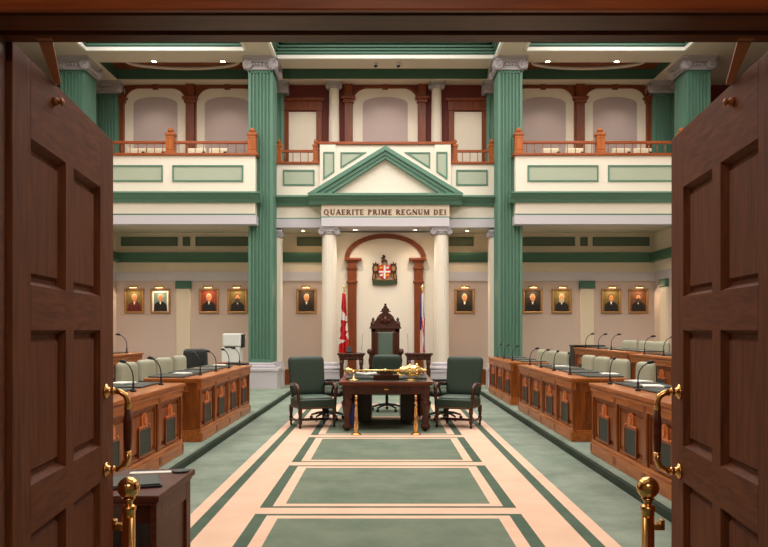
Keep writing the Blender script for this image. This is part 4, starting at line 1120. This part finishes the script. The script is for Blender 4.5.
for x in (-.07,.07): mb.lathe([(.03,.03),(.04,.07),(.02,.1),(.025,.13),(0,.14)], (x,0,0), 12)
mb.build('ink_pots', 'gold', t)
MB().tube([(-.12,0,.03),(-.1,0,.12),(0,0,.17),(.1,0,.12),(.12,0,.03)], .008, 7).build('handle', 'gold', t)

# brass posts in front of the table
for x, nm in ((px2x(356,11.35),'left'),(px2x(416,11.35),'right')):
    t = thing('brass_stanchion', 'slim brass post on a disc foot before the table, %s one' % nm, 'post', (x,11.42,0))
    MB().lathe([(.075,0),(.075,.012),(.05,.025),(.03,.035)], n=20).build('foot', 'brass', t)
    MB().lathe([(.03,.03),(.024,.05),(.035,.10),(.03,.25),(.018,.38),(.026,.39),(.026,.40),(.016,.42),(.012,.44),(.028,.46),(.014,.485)], n=16).build('stem', 'brass', t)
    MB().lathe([(.014,.48),(.024,.495),(.012,.515),(.018,.53),(.022,.56),(.018,.58),(0,.585)], n=14).build('finial', 'brass', t)

# ------------------------------------------------------------------ armchairs by the table
def make_armchair(label, loc, rz):
    """carver armchair, faces local -y, about .62 wide"""
    t = thing('armchair', label, 'armchair', loc, rz)
    tilt = Matrix.Translation((0,.22,.44)) @ Matrix.Rotation(math.radians(-12),4,'X')
    rounded_pad(MB(tilt), -.30,.30,-.03,.08,.04,.70,.0,4,5,1.06).build('backrest', 'leather_green', t, sub=2)
    mb = MB(tilt); mb.box(-.27,.27,.05,.1,.0,.66); mb.build('back_panel', 'leather_green', t, bevel=.02)
    mb = MB(); mb.box(-.30,.30,-.30,.26,.30,.46); mb.build('seat', 'leather_green', t, bevel=.03, seg=4)
    rounded_pad(MB(Matrix.Translation((0,-.02,.455)) @ Matrix.Rotation(PI/2,4,'X')), -.28,.28,-.02,.045,-.24,.26,0,4,4).build('seat_cushion', 'leather_pale', t, 'worn seat cushion, pale with painted light glare', sub=2)  # paler leather stands for both wear and light glare on the seat
    mb = MB(); mb.box(-.27,.27,-.303,-.29,.322,.326)
    for k in range(14): mb.ball((-.26+.04*k,-.303,.325),.006,6)
    for s in (-1,1):
        mb.box(s*.298-.004,s*.298+.004,-.27,.23,.322,.326)
        for k in range(13): mb.ball((s*.303,-.26+.04*k,.325),.006,6)
    mb.build('nail_trim', 'bronze', t)
    for sx in (-1,1):
        for sy, y in ((-1,-.27),(1,.27)):
            mb = MB(); x = sx*.28
            mb.box(x-.028,x+.028,y-.028,y+.028,.22,.33); mb.lathe([(.02,.06),(.026,.10),(.018,.12),(.028,.2),(.024,.22)], (x,y,0), 10); mb.box(x-.026,x+.026,y-.026,y+.026,.07,.15)
            l_ = mb.build('leg', 'wood_dark', t, bevel=.003)
            R = Matrix.Rotation(PI/2,4,'Y'); MB().lathe([(0,-.012),(.028,-.012),(.028,.012),(0,.012)], (x,y,.03), 12, R).box(x-.012,x+.012,y-.012,y+.012,.03,.07).build('castor', 'black', l_)
        MB().box(sx*.28-.015,sx*.28+.015,-.25,.25,.09,.13).build('stretcher', 'wood_dark', t, bevel=.004)
        MB().tube([(sx*.29,-.26,.32),(sx*.30,-.26,.45),(sx*.31,-.27,.56),(sx*.315,-.25,.64),(sx*.315,-.14,.69),(sx*.31,.02,.68),(sx*.305,.18,.66),(sx*.29,.26,.66)], [.028,.026,.026,.036,.038,.030,.026,.024], 10).build('armrest', 'wood_dark', t)
    MB().box(-.26,.26,-.015,.015,.09,.13).build('stretcher', 'wood_dark', t, bevel=.004)
    return t
make_armchair('green leather armchair with carved arms, left of the big table', (-1.19,12.45,0), math.radians(22))
make_armchair('green leather armchair with carved arms, right of the big table', (1.17,12.45,0), math.radians(-22))
make_swivel('dark green swivel chair half hidden behind the left armchair', 'leather_green', (-1.02,13.35,0), math.radians(75), .56, 1.02, edge='leather_green')
make_swivel('dark green swivel chair half hidden behind the right armchair', 'leather_green', (1.02,13.35,0), math.radians(-75), .56, 1.02, edge='leather_green')
make_swivel('dark green swivel chair at the far end of the big table, before the throne', 'leather_green', (.02,14.75,0), 0, .60, 1.08, edge='leather_green')

# ------------------------------------------------------------------ doors
def door(idx, s, nm):
    hx, hy = 1.195, 2.41
    t = sthing('door_%d' % idx, 'dark brown six-panelled door standing open on the %s side' % nm, 'door', (s*hx,hy,0))
    ang = math.atan2(.124, 1.19); S = Matrix.Diagonal((s,1,1,1)) @ Matrix.Rotation(-ang,4,'Z')
    # local: y along the leaf from the hinge, x = 0 is the face seen from the aisle, thickness to +x
    L = 1.285 if s < 0 else 1.25; H = 2.45; T = .05; z0 = .015
    u = [0,.165,.545,.645,1.05,L]; zz = [z0,.24,.87,1.03,1.55,1.70,2.19,H]
    def mk(): return MB(S.copy())
    mk().box(0,T,u[0],u[1],z0,H).build('hinge_stile', 'wood_door', t, bevel=.003)
    mk().box(0,T,u[4],u[5],z0,H).build('lock_stile', 'wood_door', t, bevel=.003)
    for a, b in ((0,1),(2,3),(4,5),(6,7)): mk().box(0,T,u[1],u[4],zz[a],zz[b]).build('rail', 'wood_door_h', t)
    for a, b in ((1,2),(3,4),(5,6)): mk().box(0,T,u[2],u[3],zz[a],zz[b]).build('muntin', 'wood_door', t)
    for a, b in ((1,2),(3,4),(5,6)):
        for c, d in ((1,2),(3,4)):
            mb = mk(); A, B, C_, D = u[c], u[d], zz[a], zz[b]; q = .018
            mb.box(.034,T-.010,A,B,C_,D)
            # bolection slopes
            for (p0,p1,p2,p3) in (((A,C_),(B,C_),(B-q,C_+q),(A+q,C_+q)),((B,C_),(B,D),(B-q,D-q),(B-q,C_+q)),((B,D),(A,D),(A+q,D-q),(B-q,D-q)),((A,D),(A,C_),(A+q,C_+q),(A+q,D-q))):
                mb.f([mb.v((.003,p0[0],p0[1])),mb.v((.003,p1[0],p1[1])),mb.v((.0335,p2[0],p2[1])),mb.v((.0335,p3[0],p3[1]))])
            r = .032
            mb.hexa([(.034,A+r,C_+r),(.034,B-r,C_+r),(.034,B-r,D-r),(.034,A+r,D-r)],[(.018,A+r+.012,C_+r+.012),(.018,B-r-.012,C_+r+.012),(.018,B-r-.012,D-r-.012),(.018,A+r+.012,D-r-.012)])
            mb.build('door_panel', 'wood_door', t)
    # handle
    yu = L-.15
    hnd = mk(); zt, zb = 1.27, .91; R = Matrix.Rotation(-PI/2,4,'Y')
    for z in (zt, zb): hnd.lathe([(.035,0),(.034,.008),(.02,.014),(.014,.03),(.02,.036),(.014,.045)], (0,yu,z), 14, R)
    hnd.tube([(-.04,yu,zt),(-.065,yu,zt-.004),(-.09,yu,zt-.02),(-.10,yu,zt-.045),(-.10,yu,zt-.085)], [.013,.013,.014,.013,.017], 10)
    hnd.tube([(-.04,yu,zb),(-.065,yu,zb+.004),(-.09,yu,zb+.02),(-.10,yu,zb+.045),(-.10,yu,zb+.085)], [.013,.013,.014,.013,.017], 10)
    hp = hnd.build('door_handle', 'brass', t)
    mb = mk(); mb.tube([(-.10,yu,zb+.08),(-.10,yu,zb+.14),(-.10,yu,zt-.14),(-.10,yu,zt-.08)], [.014,.019,.019,.014], 12); mb.build('wooden_grip', 'wood_desk_dark', hp)
    mb = mk(); mb.lathe([(.018,0),(.016,.012),(.008,.02),(.016,.03),(0,.04)], (0,.40,2.38), 10, R); mb.build('top_catch', 'bronze', t)
    return t
door(1, -1, 'left'); door(2, 1, 'right')
for s, nm in SIDE:
    # flat arm between frame head and door top
    a = Vector((s*1.09,2.40,2.455)); b = Vector((s*1.235,2.84,2.455)); d = (b-a).normalized(); n = Vector((-d.y,d.x,0))*.022
    t = thing('door_holder_arm', 'flat bronze arm from the frame head to the %s door top' % nm, 'door hardware', (0,0,0))
    mb = MB(); P = [a-n,a+n,b+n*.5,b-n*.5]; mb.hexa([tuple(p) for p in P],[tuple(p+Vector((0,0,.008))) for p in P]); mb.build('arm', 'bronze', t)
    MB().box(s*1.09-.025,s*1.09+.025,2.385,2.41,2.452,2.468).build('bracket', 'bronze', t, bevel=.002)

# ball posts by the doors
for s, nm in SIDE:
    t = thing('ball_post', 'brass post with large ball top beside the %s door' % nm, 'post', (s*.975-.019,2.9,0))
    MB().lathe([(.09,0),(.09,.015),(.035,.03),(.025,.05)], n=24).build('foot', 'brass', t)
    MB().lathe([(.024,.03),(.024,.87),(.027,.875),(.027,.887),(.018,.895)], n=24).build('shaft', 'brass', t)
    MB().tube([(-s*.01,-.018,.05),(-s*.01,-.018,.85)], .012, 10).build('locking_rod', 'brass', t)
    mb = MB(); mb.lathe([(.018,.89),(.014,.90),(.018,.91),(.026,.92)], n=20); mb.ball((0,0,.958),.0415,32); mb.build('ball', 'brass', t)
    a, b = sorted((s*.02,s*.055)); mb = MB(); mb.box(a,b,-.014,.014,.80,.825); a, b = sorted((s*.045,s*.06)); mb.box(a,b,-.014,.014,.80,.84); mb.build('catch_hook', 'brass', t, bevel=.003)

# dark desk near the left door
t = thing('attendant_desk', 'dark polished wooden desk behind the left brass post', 'desk', (-1.57,3.82,0))
x0, x1, y1 = -.40, .42, .74
mb = MB(); mb.box(x0,x1,0,y1,.695,.73); mb.box(x0+.015,x1-.015,.015,y1-.015,.675,.695); mb.build('desktop', 'wood_desk_dark', t, bevel=.006)
mb = MB()
mb.box(x1-.05,x1-.02,.03,.12,0,.675); mb.box(x1-.05,x1-.02,y1-.12,y1-.03,0,.675); mb.box(x1-.05,x1-.02,.12,y1-.12,.58,.675); mb.box(x1-.05,x1-.02,.12,y1-.12,0,.12); mb.box(x1-.05,x1-.035,.12,y1-.12,.12,.58)
mb.build('side_panel', 'wood_desk_dark', t, bevel=.004)
MB().box(x0+.02,x0+.05,.03,y1-.03,0,.675).build('side_panel', 'wood_desk_dark', t)
MB().box(x0+.05,x1-.05,y1-.08,y1-.05,0,.675).build('back_panel', 'wood_dark', t)
MB().box(x0+.05,x1-.05,.05,.07,.58,.675).build('front_rail', 'wood_dark', t)
t = thing('leather_folder', 'black leather folder on the dark desk beside the left door', 'folder', (-1.43,4.1,.73), .35)
MB().box(-.2,.2,-.15,.15,0,.012).build('cover', 'black', t, bevel=.003); MB().box(-.19,.19,-.14,.14,.012,.02).build('flap', 'pad', t, bevel=.003)
t = thing('paper_slip', 'narrow white paper slip lying on the dark desk', 'paper', (-1.36,4.44,.73), .2)
MB().box(-.13,.13,-.03,.03,0,.004).build('sheet', 'paper', t)
t = thing('round_coaster', 'round dark coaster at the far corner of the dark desk', 'coaster', (-1.21,4.46,.73))
MB().lathe([(.05,0),(.052,.01),(.045,.012),(0,.012)], n=24).build('disc', 'leather_dark', t)

# ------------------------------------------------------------------ foyer shell behind the camera
struct(MB().box(-3.0,3.0,-3.0,2.2,3.2,3.3).build('ceiling_foyer', 'cream_ceiling'))
struct(MB().box(-3.1,-3.0,-3.0,2.22,0,3.3).build('wall_foyer_left', 'foyer')); struct(MB().box(3.0,3.1,-3.0,2.22,0,3.3).build('wall_foyer_right', 'foyer'))
struct(MB().box(-3.1,3.1,-3.1,-3.0,0,3.3).build('wall_foyer_rear', 'foyer'))
t = thing('foyer_lamp', 'warm ceiling lamp of the foyer outside the doors', 'ceiling light', (0,-.3,3.198))
MB().box(-.6,.6,-.3,.3,-.05,0).build('housing', 'white', t); area('foyer_glow', (0,0,-.06), 1.1, .5, 50, (1,.84,.66), parent=t)

# ------------------------------------------------------------------ world, camera, colour
w = bpy.data.worlds.new('world'); scene.world = w; w.use_nodes = True
w.node_tree.nodes['Background'].inputs[0].default_value = (.9,.85,.8,1); w.node_tree.nodes['Background'].inputs[1].default_value = .04
cam = bpy.data.cameras.new('camera'); co = bpy.data.objects.new('camera', cam); COL.objects.link(co)
co.location = (-.035,0,1.55); co.rotation_euler = (PI/2,0,0)
cam.sensor_width = 36; cam.lens = 772/768*36; cam.shift_y = (330-273.5)/768; cam.clip_start = .05; cam.clip_end = 100
scene.camera = co
scene.view_settings.view_transform = 'Standard'; scene.view_settings.look = 'None'
scene.view_settings.gamma = 1; scene.view_settings.use_curve_mapping = False
scene.view_settings.exposure = 0.0
scene.cycles.max_bounces = 8; scene.cycles.diffuse_bounces = 5; scene.cycles.use_denoising = True
scene.cycles.sample_clamp_indirect = 6
